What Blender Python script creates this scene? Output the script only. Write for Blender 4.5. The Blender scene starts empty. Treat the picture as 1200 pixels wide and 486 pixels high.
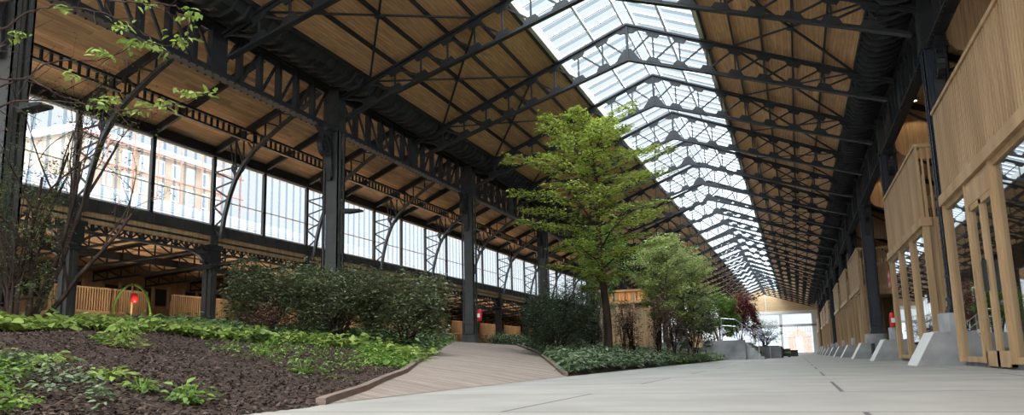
import bpy, math, random
import numpy as np
from mathutils import Vector, Matrix
random.seed(7); rng = np.random.default_rng(7)
SC = bpy.context.scene
COL = SC.collection
PI = math.pi
V = Vector

# ------------------------------------------------------------------ materials
def mat(name, col, rough=.6, metal=0., spec=.5, emis=None, estr=0.):
    m = bpy.data.materials.new(name); m.use_nodes = True
    b = m.node_tree.nodes['Principled BSDF']
    b.inputs['Base Color'].default_value = (*col, 1)
    b.inputs['Roughness'].default_value = rough
    b.inputs['Metallic'].default_value = metal
    b.inputs['Specular IOR Level'].default_value = spec
    if emis:
        b.inputs['Emission Color'].default_value = (*emis, 1); b.inputs['Emission Strength'].default_value = estr
    return m

def N(m, t, **kw):
    n = m.node_tree.nodes.new(t)
    for k, v in kw.items(): setattr(n, k, v)
    return n

def L(m, a, b): m.node_tree.links.new(a, b)

def noisy(m, c1, c2, scale=4., detail=6., coord='Object', vec=(1, 1, 1), bump=0., bscale=None, lo=.35, hi=.65):
    b = m.node_tree.nodes['Principled BSDF']
    tc = N(m, 'ShaderNodeTexCoord'); mp = N(m, 'ShaderNodeMapping'); mp.inputs['Scale'].default_value = vec
    L(m, tc.outputs[coord], mp.inputs['Vector'])
    nz = N(m, 'ShaderNodeTexNoise'); nz.inputs['Scale'].default_value = scale; nz.inputs['Detail'].default_value = detail
    L(m, mp.outputs[0], nz.inputs['Vector'])
    cr = N(m, 'ShaderNodeValToRGB'); cr.color_ramp.elements[0].color = (*c1, 1); cr.color_ramp.elements[1].color = (*c2, 1)
    cr.color_ramp.elements[0].position = lo; cr.color_ramp.elements[1].position = hi
    L(m, nz.outputs['Fac'], cr.inputs[0]); L(m, cr.outputs[0], b.inputs['Base Color'])
    if bump:
        bp = N(m, 'ShaderNodeBump'); bp.inputs['Strength'].default_value = bump; bp.inputs['Distance'].default_value = .03
        n2 = N(m, 'ShaderNodeTexNoise'); n2.inputs['Scale'].default_value = bscale or scale * 4; n2.inputs['Detail'].default_value = 5
        L(m, mp.outputs[0], n2.inputs['Vector']); L(m, n2.outputs['Fac'], bp.inputs['Height']); L(m, bp.outputs[0], b.inputs['Normal'])
    return m

def planks(name, base, axis, width, along, length=3.2, var=.25, groove=.35, gw=.06, rough=.65, grain=True):
    """boards: axis = coordinate across the boards, along = coordinate down their length"""
    m = mat(name, base, rough, spec=.3); b = m.node_tree.nodes['Principled BSDF']
    tc = N(m, 'ShaderNodeTexCoord'); sp = N(m, 'ShaderNodeSeparateXYZ'); L(m, tc.outputs['Object'], sp.inputs[0])
    d = N(m, 'ShaderNodeMath', operation='DIVIDE'); L(m, sp.outputs[axis], d.inputs[0]); d.inputs[1].default_value = width
    fl = N(m, 'ShaderNodeMath', operation='FLOOR'); L(m, d.outputs[0], fl.inputs[0])
    fr = N(m, 'ShaderNodeMath', operation='FRACT'); L(m, d.outputs[0], fr.inputs[0])
    w1 = N(m, 'ShaderNodeTexWhiteNoise', noise_dimensions='1D'); L(m, fl.outputs[0], w1.inputs['W'])
    d2 = N(m, 'ShaderNodeMath', operation='DIVIDE'); L(m, sp.outputs[along], d2.inputs[0]); d2.inputs[1].default_value = length
    ad = N(m, 'ShaderNodeMath', operation='ADD'); L(m, d2.outputs[0], ad.inputs[0]); L(m, w1.outputs['Value'], ad.inputs[1])
    f2 = N(m, 'ShaderNodeMath', operation='FLOOR'); L(m, ad.outputs[0], f2.inputs[0])
    cb = N(m, 'ShaderNodeCombineXYZ'); L(m, fl.outputs[0], cb.inputs[0]); L(m, f2.outputs[0], cb.inputs[1])
    w2 = N(m, 'ShaderNodeTexWhiteNoise', noise_dimensions='2D'); L(m, cb.outputs[0], w2.inputs['Vector'])
    mr = N(m, 'ShaderNodeMapRange'); mr.inputs['To Min'].default_value = 1 - var; mr.inputs['To Max'].default_value = 1 + var
    L(m, w2.outputs['Value'], mr.inputs['Value'])
    lt = N(m, 'ShaderNodeMath', operation='LESS_THAN'); L(m, fr.outputs[0], lt.inputs[0]); lt.inputs[1].default_value = gw
    mg = N(m, 'ShaderNodeMapRange'); mg.inputs['To Min'].default_value = 1; mg.inputs['To Max'].default_value = groove
    L(m, lt.outputs[0], mg.inputs['Value'])
    mu = N(m, 'ShaderNodeMath', operation='MULTIPLY'); L(m, mr.outputs[0], mu.inputs[0]); L(m, mg.outputs[0], mu.inputs[1])
    last = mu
    if grain:
        mp = N(m, 'ShaderNodeMapping'); s = [8, 8, 8]; s['XYZ'.index(along)] = .7; mp.inputs['Scale'].default_value = s
        L(m, tc.outputs['Object'], mp.inputs[0])
        nz = N(m, 'ShaderNodeTexNoise'); nz.inputs['Scale'].default_value = 2.; nz.inputs['Detail'].default_value = 4
        L(m, mp.outputs[0], nz.inputs['Vector'])
        m3 = N(m, 'ShaderNodeMapRange'); m3.inputs['From Min'].default_value = .3; m3.inputs['From Max'].default_value = .7
        m3.inputs['To Min'].default_value = .8; m3.inputs['To Max'].default_value = 1.2
        L(m, nz.outputs['Fac'], m3.inputs['Value'])
        last = N(m, 'ShaderNodeMath', operation='MULTIPLY'); L(m, mu.outputs[0], last.inputs[0]); L(m, m3.outputs[0], last.inputs[1])
    vm = N(m, 'ShaderNodeVectorMath', operation='SCALE'); vm.inputs[0].default_value = base
    L(m, last.outputs[0], vm.inputs['Scale']); L(m, vm.outputs[0], b.inputs['Base Color'])
    return m

def glass_mat(name, tint, f0=.06, fmax=1., rough=.02):
    m = bpy.data.materials.new(name); m.use_nodes = True; nt = m.node_tree; nt.nodes.clear()
    out = N(m, 'ShaderNodeOutputMaterial'); tr = N(m, 'ShaderNodeBsdfTransparent'); tr.inputs[0].default_value = (*tint, 1)
    gl = N(m, 'ShaderNodeBsdfGlossy'); gl.inputs['Roughness'].default_value = rough; gl.inputs[0].default_value = (.95, .97, 1, 1)
    lw = N(m, 'ShaderNodeLayerWeight'); lw.inputs[0].default_value = .5; fr = N(m, 'ShaderNodeMath', operation='POWER'); L(m, lw.outputs['Facing'], fr.inputs[0]); fr.inputs[1].default_value = 4.
    mr = N(m, 'ShaderNodeMapRange'); mr.inputs['To Min'].default_value = f0; mr.inputs['To Max'].default_value = fmax
    L(m, fr.outputs[0], mr.inputs['Value'])
    mx = N(m, 'ShaderNodeMixShader'); L(m, mr.outputs[0], mx.inputs[0]); L(m, tr.outputs[0], mx.inputs[1]); L(m, gl.outputs[0], mx.inputs[2])
    L(m, mx.outputs[0], out.inputs['Surface'])
    return m

def leaf_mat(name, c1, c2, trans=.35, rough=.5):
    m = bpy.data.materials.new(name); m.use_nodes = True; nt = m.node_tree; nt.nodes.clear()
    out = N(m, 'ShaderNodeOutputMaterial'); ge = N(m, 'ShaderNodeNewGeometry')
    cr = N(m, 'ShaderNodeValToRGB'); cr.color_ramp.elements[0].color = (*c1, 1); cr.color_ramp.elements[1].color = (*c2, 1)
    L(m, ge.outputs['Random Per Island'], cr.inputs[0])
    d = N(m, 'ShaderNodeBsdfPrincipled'); d.inputs['Roughness'].default_value = rough; d.inputs['Specular IOR Level'].default_value = .35
    t = N(m, 'ShaderNodeBsdfTranslucent')
    L(m, cr.outputs[0], d.inputs['Base Color']); L(m, cr.outputs[0], t.inputs['Color'])
    mx = N(m, 'ShaderNodeMixShader'); mx.inputs[0].default_value = trans
    L(m, d.outputs[0], mx.inputs[1]); L(m, t.outputs[0], mx.inputs[2]); L(m, mx.outputs[0], out.inputs['Surface'])
    return m

M = {}
M['iron'] = noisy(mat('riveted_iron', (.03, .033, .038), .5, spec=.3), (.011, .012, .013), (.021, .022, .024), 3)
M['iron_blue'] = noisy(mat('blue_black_iron', (.02, .028, .045), .38), (.010, .014, .024), (.018, .025, .042), 3)
M['iron_grey'] = noisy(mat('grey_green_iron', (.06, .065, .062), .5), (.026, .027, .025), (.046, .046, .041), 3)
M['zinc'] = noisy(mat('gutter_zinc', (.035, .04, .043), .55), (.009, .010, .012), (.028, .030, .032), 2, vec=(1, .3, 1))
M['roof_wood'] = planks('roof_boards', (.56, .33, .17), 'X', .11, 'Y', 3.0, .10, .55, .10)
M['aisle_wood'] = planks('aisle_roof_boards', (.50, .31, .17), 'X', .14, 'Y', 2.2, .22, .6, .06)
M['oak'] = noisy(mat('pale_oak', (.46, .31, .17), .55, spec=.35), (.36, .225, .115), (.50, .33, .175), 2.2, vec=(1, 1, .15))
M['oak_side'] = planks('oak_boards', (.40, .26, .14), 'Y', .09, 'Z', 4, .15, .5, .08)
M['oak_x'] = planks('oak_boards_cross', (.40, .26, .14), 'X', .1, 'Z', 4, .15, .5, .08)
M['gable_wood'] = planks('gable_boards', (.44, .30, .165), 'Z', .45, 'X', 9, .08, .55, .05)
M['warm_wood'] = mat('orange_wood', (.50, .26, .10), .5)
M['concrete'] = noisy(mat('cast_concrete', (.32, .32, .31), .85, spec=.2), (.25, .25, .245), (.38, .38, .37), 1.6, bump=.2, bscale=30)
M['concrete_d'] = noisy(mat('wall_concrete', (.2, .2, .2), .85, spec=.2), (.15, .15, .15), (.25, .25, .25), 1.2, bump=.2, bscale=20)
M['edge_highlight'] = mat('painted_highlight', (.62, .61, .58), .8)
M['beam_white'] = mat('off_white_paint', (.55, .53, .48), .7)
M['frieze'] = mat('dusty_grey_paint', (.22, .19, .16), .7)
M['alu'] = mat('pale_aluminium', (.70, .76, .82), .45, spec=.5)
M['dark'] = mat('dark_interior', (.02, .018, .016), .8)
M['red'] = mat('red_paint', (.55, .02, .02), .4)
M['white'] = mat('white_paint', (.8, .8, .8), .6)
M['black'] = mat('black_plastic', (.015, .015, .015), .5)
M['steel'] = mat('brushed_steel', (.45, .46, .48), .35, metal=.8)
M['bark'] = noisy(mat('dark_bark', (.05, .035, .025), .9, spec=.1), (.018, .012, .010), (.055, .036, .028), 6, vec=(1, 1, .2), bump=.5, bscale=20)
M['bark_g'] = noisy(mat('grey_bark', (.12, .1, .07), .9, spec=.1), (.08, .065, .045), (.18, .14, .1), 6, vec=(1, 1, .2), bump=.4, bscale=20)
M['deck'] = planks('deck_boards', (.25, .20, .165), 'Y', .145, 'X', 3.6, .18, .35, .07, rough=.75)
M['curb'] = planks('curb_timber', (.18, .13, .105), 'Z', .2, 'Y', 3, .2, .6, .05)
M['glass'] = glass_mat('clear_glass', (.93, .96, .98), .02, .35)
M['glass_roof'] = glass_mat('roof_glass', (.90, .94, .96), .01, .2, .1)
M['glass_pav'] = glass_mat('pavilion_glass', (.5, .53, .5), .34, 1., .012)
M['fin'] = glass_mat('glass_fin', (.76, .82, .88), .04, .3, .2)
M['slate_glass'] = glass_mat('fritted_glass', (.62, .67, .72), .03, .4, .3)
M['soil'] = noisy(mat('bark_mulch', (.045, .032, .025), .95, spec=.1), (.018, .012, .010), (.075, .052, .042), 11, detail=8, bump=1., bscale=24)
M['chip'] = leaf_mat('mulch_chips', (.022, .014, .010), (.105, .07, .052), 0., .9)
M['brick'] = mat('brick_red', (.34, .15, .11), .85)
M['beige'] = noisy(mat('beige_facade', (.62, .46, .33), .85), (.25, .20, .155), (.34, .275, .21), .6)
M['offwhite'] = mat('white_roofing', (.36, .37, .38), .7)
M['palegrey'] = mat('pale_grey_facade', (.27, .29, .31), .8)
M['ext_ground'] = noisy(mat('outside_paving', (.35, .34, .33), .9), (.28, .27, .26), (.34, .33, .32), .5)
M['lamp'] = mat('warm_lamp', (1, .8, .5), .5, emis=(1, .72, .4), estr=6)
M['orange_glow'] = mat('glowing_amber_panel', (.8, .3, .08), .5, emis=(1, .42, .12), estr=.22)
M['lf_tree'] = leaf_mat('leaf_yellow_green', (.13, .175, .02), (.32, .37, .06), .45)
M['lf_pale'] = leaf_mat('leaf_pale_green', (.20, .27, .06), (.45, .50, .20), .45)
M['lf_dark'] = leaf_mat('leaf_dark_green', (.045, .062, .028), (.17, .19, .095), .25, .4)
M['lf_conifer'] = leaf_mat('leaf_blue_green', (.030, .048, .026), (.075, .105, .055), .15)
M['lf_cover'] = leaf_mat('leaf_ground_cover', (.035, .065, .028), (.12, .19, .075), .25)
M['lf_blue'] = leaf_mat('leaf_grey_green', (.06, .09, .045), (.18, .23, .12), .2, .4)
M['lf_bright'] = leaf_mat('leaf_bright_green', (.14, .21, .04), (.32, .40, .10), .4)
M['lf_mid'] = leaf_mat('leaf_mid_green', (.07, .14, .02), (.20, .31, .06), .35)
M['lf_red'] = leaf_mat('leaf_dark_red', (.09, .012, .015), (.22, .04, .04), .3)
M['lf_brown'] = leaf_mat('leaf_bronze', (.06, .03, .02), (.14, .075, .05), .2)
M['lf_purple'] = leaf_mat('petal_mauve', (.18, .16, .3), (.38, .34, .5), .2)

# floor slabs
m = mat('pale_concrete_slabs', (.5, .49, .46), .6, spec=.22); b = m.node_tree.nodes['Principled BSDF']
tc = N(m, 'ShaderNodeTexCoord'); mp = N(m, 'ShaderNodeMapping'); mp.inputs['Location'].default_value = (-.55, 0, 0)
L(m, tc.outputs['Object'], mp.inputs[0])
br = N(m, 'ShaderNodeTexBrick'); br.offset = .5
for k, v in (('Scale', 1), ('Mortar Size', .02), ('Mortar Smooth', 0), ('Bias', 0), ('Brick Width', 5.2), ('Row Height', 2.9)): br.inputs[k].default_value = v
br.inputs['Color1'].default_value = (.335, .32, .29, 1); br.inputs['Color2'].default_value = (.30, .288, .262, 1); br.inputs['Mortar'].default_value = (.10, .095, .09, 1)
L(m, mp.outputs[0], br.inputs['Vector'])
nz = N(m, 'ShaderNodeTexNoise'); nz.inputs['Scale'].default_value = .9; nz.inputs['Detail'].default_value = 9; L(m, tc.outputs['Object'], nz.inputs['Vector'])
mr = N(m, 'ShaderNodeMapRange'); mr.inputs['From Min'].default_value = .3; mr.inputs['From Max'].default_value = .7; mr.inputs['To Min'].default_value = .84; mr.inputs['To Max'].default_value = 1.1
L(m, nz.outputs['Fac'], mr.inputs['Value'])
vm = N(m, 'ShaderNodeVectorMath', operation='SCALE'); L(m, br.outputs['Color'], vm.inputs[0]); L(m, mr.outputs[0], vm.inputs['Scale']); L(m, vm.outputs[0], b.inputs['Base Color'])
M['slabs'] = m

# ------------------------------------------------------------------ mesh builder
class MB:
    def __init__(s): s.v = []; s.f = []
    def quad(s, a, b, c, d):
        i = len(s.v); s.v += [tuple(a), tuple(b), tuple(c), tuple(d)]; s.f.append((i, i+1, i+2, i+3)); return s
    def poly(s, pts):
        i = len(s.v); s.v += [tuple(p) for p in pts]; s.f.append(tuple(range(i, i+len(pts)))); return s
    def box(s, x0, x1, y0, y1, z0, z1):
        i = len(s.v)
        s.v += [(x0,y0,z0),(x1,y0,z0),(x1,y1,z0),(x0,y1,z0),(x0,y0,z1),(x1,y0,z1),(x1,y1,z1),(x0,y1,z1)]
        for q in ((0,3,2,1),(4,5,6,7),(0,1,5,4),(1,2,6,5),(2,3,7,6),(3,0,4,7)): s.f.append(tuple(i+k for k in q))
        return s
    def beam(s, p, q, w, h, up=(0, 0, 1)):
        p = V(p); q = V(q); d = (q-p)
        if d.length < 1e-6: return s
        d.normalize(); u = V(up)
        r = d.cross(u)
        if r.length < 1e-4: r = d.cross(V((1, 0, 0)))
        r.normalize(); u = r.cross(d).normalized(); r *= w/2; u = u*(h/2); i = len(s.v)
        for e in (p, q): s.v += [tuple(e-r-u), tuple(e+r-u), tuple(e+r+u), tuple(e-r+u)]
        for k in ((0,3,2,1),(4,5,6,7),(0,1,5,4),(1,2,6,5),(2,3,7,6),(3,0,4,7)): s.f.append(tuple(i+j for j in k))
        return s
    def prism(s, pts, a, b):
        """closed outline pts moved by vectors a (one end) and b (other end)"""
        n = len(pts); i = len(s.v); a = V(a); b = V(b)
        s.v += [tuple(V(p)+a) for p in pts] + [tuple(V(p)+b) for p in pts]
        s.f.append(tuple(range(i, i+n))[::-1]); s.f.append(tuple(range(i+n, i+2*n)))
        for k in range(n): s.f.append((i+k, i+(k+1) % n, i+n+(k+1) % n, i+n+k))
        return s
    def tube(s, pts, rad, n=6, cap=True):
        pts = [V(p) for p in pts]
        if not hasattr(rad, '__len__'): rad = [rad]*len(pts)
        i0 = len(s.v); ref = V((0, 0, 1))
        d0 = (pts[1]-pts[0]).normalized()
        if abs(d0.dot(ref)) > .95: ref = V((1, 0, 0))
        for k, p in enumerate(pts):
            d = (pts[min(k+1, len(pts)-1)]-pts[max(k-1, 0)]).normalized()
            a = d.cross(ref)
            if a.length < 1e-3: a = d.cross(V((.3, 1, .2)))
            a.normalize(); b_ = d.cross(a)
            for j in range(n):
                t = 2*PI*j/n; s.v.append(tuple(p+(a*math.cos(t)+b_*math.sin(t))*rad[k]))
        for k in range(len(pts)-1):
            for j in range(n):
                a_, b2 = i0+k*n+j, i0+k*n+(j+1) % n
                s.f.append((a_, b2, b2+n, a_+n))
        if cap:
            s.f.append(tuple(range(i0, i0+n))); e = i0+(len(pts)-1)*n; s.f.append(tuple(range(e, e+n))[::-1])
        return s
    def lathe(s, prof, c=(0, 0, 0), n=16):
        i0 = len(s.v)
        for r, z in prof:
            for j in range(n):
                t = 2*PI*j/n; s.v.append((c[0]+r*math.cos(t), c[1]+r*math.sin(t), c[2]+z))
        for k in range(len(prof)-1):
            for j in range(n):
                a_, b2 = i0+k*n+j, i0+k*n+(j+1) % n
                s.f.append((a_, b2, b2+n, a_+n))
        s.f.append(tuple(range(i0, i0+n))[::-1]); e = i0+(len(prof)-1)*n; s.f.append(tuple(range(e, e+n)))
        return s
    def build(s, name, m, parent=None, smooth=False, loc=None, rz=0):
        me = bpy.data.meshes.new(name); me.from_pydata(s.v, [], s.f); me.materials.append(m)
        if smooth: me.shade_smooth()
        o = bpy.data.objects.new(name, me); COL.objects.link(o)
        if parent: o.parent = parent
        if loc is not None: o.location = loc
        if rz: o.rotation_euler.z = rz
        return o

def tag(o, label=None, cat=None, group=None, kind=None):
    if label: o['label'] = label
    if cat: o['category'] = cat
    if group: o['group'] = group
    if kind: o['kind'] = kind
    return o
def empty(name, loc=(0, 0, 0), rz=0, label=None, cat=None, group=None, kind='thing'):
    o = bpy.data.objects.new(name, None); COL.objects.link(o); o.location = loc; o.rotation_euler.z = rz; o.empty_display_size = .3
    return tag(o, label, cat, group, kind)
def dup(o, loc, label=None, rz=None, scale=None):
    def cp(src, par):
        c = src.copy(); COL.objects.link(c); c.parent = par
        for ch in src.children: cp(ch, c)
        return c
    r = cp(o, None); r.location = loc
    if rz is not None: r.rotation_euler.z = rz
    if scale is not None: r.scale = scale
    if label: r['label'] = label
    return r
def struct(o, label=None): return tag(o, label, None, None, 'structure')
ORD = ['first','second','third','fourth','fifth','sixth','seventh','eighth','ninth','tenth','eleventh','twelfth','thirteenth','fourteenth','fifteenth','sixteenth','seventeenth','eighteenth','nineteenth','twentieth','twenty-first','twenty-second','twenty-third','twenty-fourth','twenty-fifth','twenty-sixth','twenty-seventh','twenty-eighth']

# ------------------------------------------------------------------ layout (metres; +Y down the nave, floor z = 0)
Y0, S = 22.845, 6.0
def Y(k): return Y0+S*k
KN = 23                      # last truss
YEND, YFRONT = 164.0, -9.0
YA = 112.0                   # the side aisles stop here
YL = 7.0                     # the low aisle starts here
XC = 9.4                     # column lines
def ztop(x): return 13.30-.398*abs(x)
def zbot(x): return 11.82-.3236*abs(x)
PLAT = 1.2

# ------------------------------------------------------------------ shell
MB().quad((-34, YFRONT, 0), (15.2, YFRONT, 0), (15.2, YEND, 0), (-34, YEND, 0)).build('floor', M['slabs'])
struct(bpy.data.objects['floor'], 'pale grey concrete slab floor of the hall')
g = MB().quad((-160, -80, -.06), (120, -80, -.06), (120, 330, -.06), (-160, 330, -.06)).build('street_ground', M['ext_ground']); struct(g)

def slab(pts, t, name, m):
    mb = MB(); p = [V(a) for a in pts]; n = (p[1]-p[0]).cross(p[2]-p[0]).normalized()
    if n.z < 0: n = -n
    mb.prism(p, (0, 0, 0), n*t); return struct(mb.build(name, m))
for sx, nm in ((-1, 'ceiling_left'), (1, 'ceiling_right')):
    slab([(sx*2.88, YFRONT, ztop(2.88)+.2), (sx*8.1, YFRONT, ztop(8.1)+.2), (sx*8.1, YEND, ztop(8.1)+.2), (sx*2.88, YEND, ztop(2.88)+.2)], .15, nm, M['roof_wood'])
    # gutter trough of ribbed zinc
    mb = MB(); prof = [(8.0, ztop(8)+.16), (8.25, 9.92), (8.55, 9.84), (8.9, 9.88), (9.2, 10.05), (9.55, 10.4)]
    for (xa, za), (xb, zb) in zip(prof, prof[1:]):
        mb.quad((sx*xa, YFRONT, za), (sx*xb, YFRONT, zb), (sx*xb, YEND, zb), (sx*xa, YEND, za))
    y = 6.0
    while y < YEND-.3:
        for (xa, za), (xb, zb) in zip(prof, prof[1:]):
            mb.beam((sx*xa, y, za-.05), (sx*xb, y, zb-.05), .05, .11)
        y += .5
    struct(mb.build('trim_1' if sx < 0 else 'trim_2', M['zinc']))
    # board above the column line closing the step between the roofs
    mb = MB().box(min(sx*9.5, sx*9.56), max(sx*9.5, sx*9.56), YFRONT, YEND, 10.05, 11.2)
    struct(mb.build('wall_upper_left' if sx < 0 else 'wall_upper_right', M['beam_white']))
    # skylight upstand
    mb = MB().beam((sx*2.86, YFRONT, ztop(2.86)+.26), (sx*2.86, YEND, ztop(2.86)+.26), .16, .42)
    struct(mb.build('trim_3' if sx < 0 else 'trim_4', M['beam_white']))
    # aisle roof
    ye = YA if sx < 0 else YEND
    slab([(sx*9.45, YFRONT, 11.0), (sx*15.0, YFRONT, 8.62), (sx*15.0, ye, 8.62), (sx*9.45, ye, 11.0)], .15, 'ceiling_aisle_left' if sx < 0 else 'ceiling_aisle_right', M['aisle_wood'])

# skylight: glazing bars and glass panes, one window per roof bay
def zsk(x): return ztop(x)+.42
for k in range(-3, KN+1):
    ya, yb = Y(k), min(Y(k+1), YEND)
    e = MB()
    for sx in (-1, 1):
        for xx, w in ((1.45, .09), (.22, .07)):
            e.beam((sx*xx, ya, zsk(xx)-.05), (sx*xx, yb, zsk(xx)-.05), w, .12)
        n = 6
        for j in range(n):
            y = ya+(j+.5)*S/n
            e.beam((sx*.1, y, zsk(.1)), (sx*2.8, y, zsk(2.8)), .06, .07)
    fr = struct(e.build('window_%d' % (101+k), M['alu']))
    gm = MB()
    gm.quad((-2.8, ya, zsk(2.8)), (0, ya, zsk(0)), (0, yb, zsk(0)), (-2.8, yb, zsk(2.8)))
    gm.quad((2.8, ya, zsk(2.8)), (0, ya, zsk(0)), (0, yb, zsk(0)), (2.8, yb, zsk(2.8)))
    gm.build('glass_pane', M['glass_roof'], fr)
    fm = MB()
    for sx in (-1, 1):
        for j in range(6):
            y = ya+j*1.0+.5
            for dy, w in ((.22, .26),):
                fm.quad((sx*.3, y+dy, zsk(.3)+.03), (sx*2.78, y+dy, zsk(2.78)+.03), (sx*2.78, y+dy+w, zsk(2.78)+.03), (sx*.3, y+dy+w, zsk(.3)+.03))
    fm.build('shading_strip', M['slate_glass'], fr)

# ------------------------------------------------------------------ roof trusses
def gusset(x, z, sl, up, big=1.):
    """six-sided plate hanging below (up=-1) or standing above (up=1) a chord of slope sl"""
    w, h = .30*big, .21*big; mb = MB(); o = []
    for dx, dz in ((-w, 0), (w, 0), (w*.55, h), (-w*.55, h)):
        o.append((x+dx, 0, z+dx*sl+up*dz))
    mb.prism(o, (0, -.03, 0), (0, .03, 0)); return mb
def make_truss(label, detail=True):
    t = empty('roof_truss', (0, 0, 0), 0, label, 'roof truss', 'roof trusses spanning the nave')
    tc_, bc = MB(), MB()
    for sx in (-1, 1):
        tc_.beam((0, 0, ztop(0)), (sx*9.2, 0, ztop(9.2)), .20, .07); tc_.beam((0, 0, ztop(0)-.07), (sx*9.2, 0, ztop(9.2)-.07), .04, .12)
        bc.beam((0, 0, zbot(0)), (sx*8.97, 0, zbot(8.97)), .22, .05); bc.beam((0, 0, zbot(0)+.05), (sx*8.97, 0, zbot(8.97)+.05), .04, .12)
    tc_.build('top_chord', M['iron'], t); bc.build('bottom_chord', M['iron'], t)
    posts, diags, gs = [], [], []
    posts.append(MB().beam((0, 0, ztop(0)), (0, 0, zbot(0)), .12, .09, (1, 0, 0)))
    gs.append(MB().prism([(-.55, 0, ztop(.55)), (0, 0, ztop(0)), (.55, 0, ztop(.55)), (.25, 0, ztop(0)-.38), (-.25, 0, ztop(0)-.38)], (0, -.03, 0), (0, .03, 0)))
    gs.append(MB().prism([(-.6, 0, zbot(.6)), (0, 0, zbot(0)), (.6, 0, zbot(.6)), (.14, 0, zbot(0)+.46), (-.14, 0, zbot(0)+.46)], (0, -.03, 0), (0, .03, 0)))
    for sx in (-1, 1):
        for i in range(1, 9):
            x = sx*i
            posts.append(MB().beam((x, 0, ztop(x)), (x, 0, zbot(x)), .055, .055, (1, 0, 0)))
            gs.append(gusset(x, ztop(x)-.08, -.398*sx, -1)); gs.append(gusset(x, zbot(x)+.08, -.3236*sx, 1))
        for i in range(0, 9):
            xa, xb = sx*i, sx*min(i+1, 9.0)
            diags.append(MB().beam((xa, 0, zbot(xa)+.15), (xb, 0, ztop(xb)-.1), .055, .06))
    if detail:
        for p in posts: p.build('post', M['iron'], t)
        for p in diags: p.build('diagonal', M['iron'], t)
        for p in gs: p.build('gusset_plate', M['iron'], t)
    else:
        w = MB()
        for p in posts+diags+gs:
            i = len(w.v); w.v += p.v; w.f += [tuple(i+j for j in f) for f in p.f]
        w.build('lattice_web', M['iron'], t)
    return t
tA = make_truss('x'); tB = make_truss('x', False)
ks = list(range(-1, KN+1))
for n_, k in enumerate(ks):
    if n_ == len(ks)-1: lab = 'dark iron roof truss closest to the timber gable at the far end'
    elif n_ == 0: lab = 'dark iron roof truss closest overhead, its left half crossing the top edge'
    else: lab = 'dark iron roof truss with hexagonal plates, %s in line from the viewer' % ORD[n_]
    src = tA if k <= 7 else tB
    if k == -1: tA.location = (0, Y(k), 0); tA['label'] = lab
    elif k == 8: tB.location = (0, Y(k), 0); tB['label'] = lab
    else: dup(src, (0, Y(k), 0), lab)

# purlins
for sx, side in ((-1, 'left'), (1, 'right')):
    for i in range(3, 9):
        x = sx*i; o = MB().beam((x, YFRONT, ztop(x)+.10), (x, YEND, ztop(x)+.10), .055, .15).build('roof_purlin', M['iron'])
        tag(o, 'long dark purlin under the %s roof slope, %s up from the gutter' % (side, ORD[8-i]), 'purlin', 'roof purlins', 'thing')
# wind bracing rods
for k in range(-1, 10):
    for sx, side in ((-1, 'left'), (1, 'right')):
        b_ = empty('wind_brace', (0, Y(k), 0), 0, 'crossed thin rods under the %s roof slope, %s bay from the viewer' % (side, ORD[k+1]), 'roof brace', 'wind braces')
        for a, c in ((4., 7.9), (7.9, 4.)):
            MB().beam((sx*a, 0.15, ztop(a)), (sx*c, S-.15, ztop(c)), .07, .055).build('tie_rod', M['iron'], b_)
        MB().lathe([(.12, -.02), (.12, .02)], (sx*5.95, S/2, ztop(5.95)-.06), 10).build('centre_plate', M['iron'], b_)

# ------------------------------------------------------------------ columns
def make_column(label, m, brackets=True, zb=PLAT):
    c = empty('iron_column', (0, 0, zb), 0, label, 'column', None); H = 10.0-zb; c.scale = (.8, .8, 1)
    sh = MB(); sh.box(-.25, .25, -.22, .22, .45, H)
    for sx in (-1, 1):
        for sy in (-1, 1):
            sh.box(sx*.33-.05, sx*.33+.05, sy*.26-.03, sy*.26+.03, .4, H)
            sh.box(sx*.36-.02, sx*.36+.02, sy*.2-.09, sy*.2+.09, .4, H)
    sh.box(-.33, .33, -.05, .05, .4, H).box(-.4, .4, -.34, .34, .95, 1.0)
    z = .6
    while z < H-.2:
        for sx in (-1, 1):
            for sy in (-1, 1):
                sh.box(sx*.33-.018, sx*.33+.018, sy*.295-.012, sy*.295+.012, z, z+.036)
                sh.box(sx*.385-.012, sx*.385+.012, sy*.2-.018, sy*.2+.018, z, z+.036)
        z += .22
    sh.build('shaft', m, c)
    ba = MB().box(-.48, .48, -.42, .42, 0, .1).box(-.44, .44, -.38, .38, .1, .2).box(-.40, .40, -.34, .34, .2, .34).box(-.43, .43, -.37, .37, .34, .42)
    ba.build('base', m, c)
    hd = MB().box(-.42, .42, -.36, .36, H-1.6, H-1.45).box(-.385, .385, -.30, .30, H-1.45, H-.1).box(-.5, .5, -.5, .5, H-.12, H)
    hd.build('capital', M['iron'], c)
    if brackets:
        for sy in (-1,):
            k = MB(); zc = H-2.15; yc = .33+.42
            for r, w in ((.38, .09), (.18, .06)):
                pts = [(0, sy*(yc+r*math.cos(t)), zc+r*math.sin(t)) for t in [2*PI*j/18 for j in range(19)]]
                for p, q in zip(pts, pts[1:]): k.beam(p, q, .24, w, (1, 0, 0)) if False else k.beam(p, q, w, .22, (1, 0, 0))
            k.prism([(-.05, sy*yc+.27*math.cos(t), zc+.27*math.sin(t)) for t in [2*PI*j/16 for j in range(16)]], (0, 0, 0), (.1, 0, 0))
            pts = [(0, sy*(.36+1.25*(1-math.cos(t))), zc-1.1+1.75*math.sin(t)) for t in [PI/2*j/9 for j in range(10)]]
            for p, q in zip(pts, pts[1:]): k.beam(p, q, .07, .3, (1, 0, 0))
            k.box(-.1, .1, min(sy*.3, sy*.42), max(sy*.3, sy*.42), zc-1.2, zc+.6)
            k.build('scroll_bracket', M['iron'], c)
    return c
cl = make_column('x', M['iron_grey']); cr_ = make_column('x', M['iron_blue'], zb=1.3)
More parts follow.
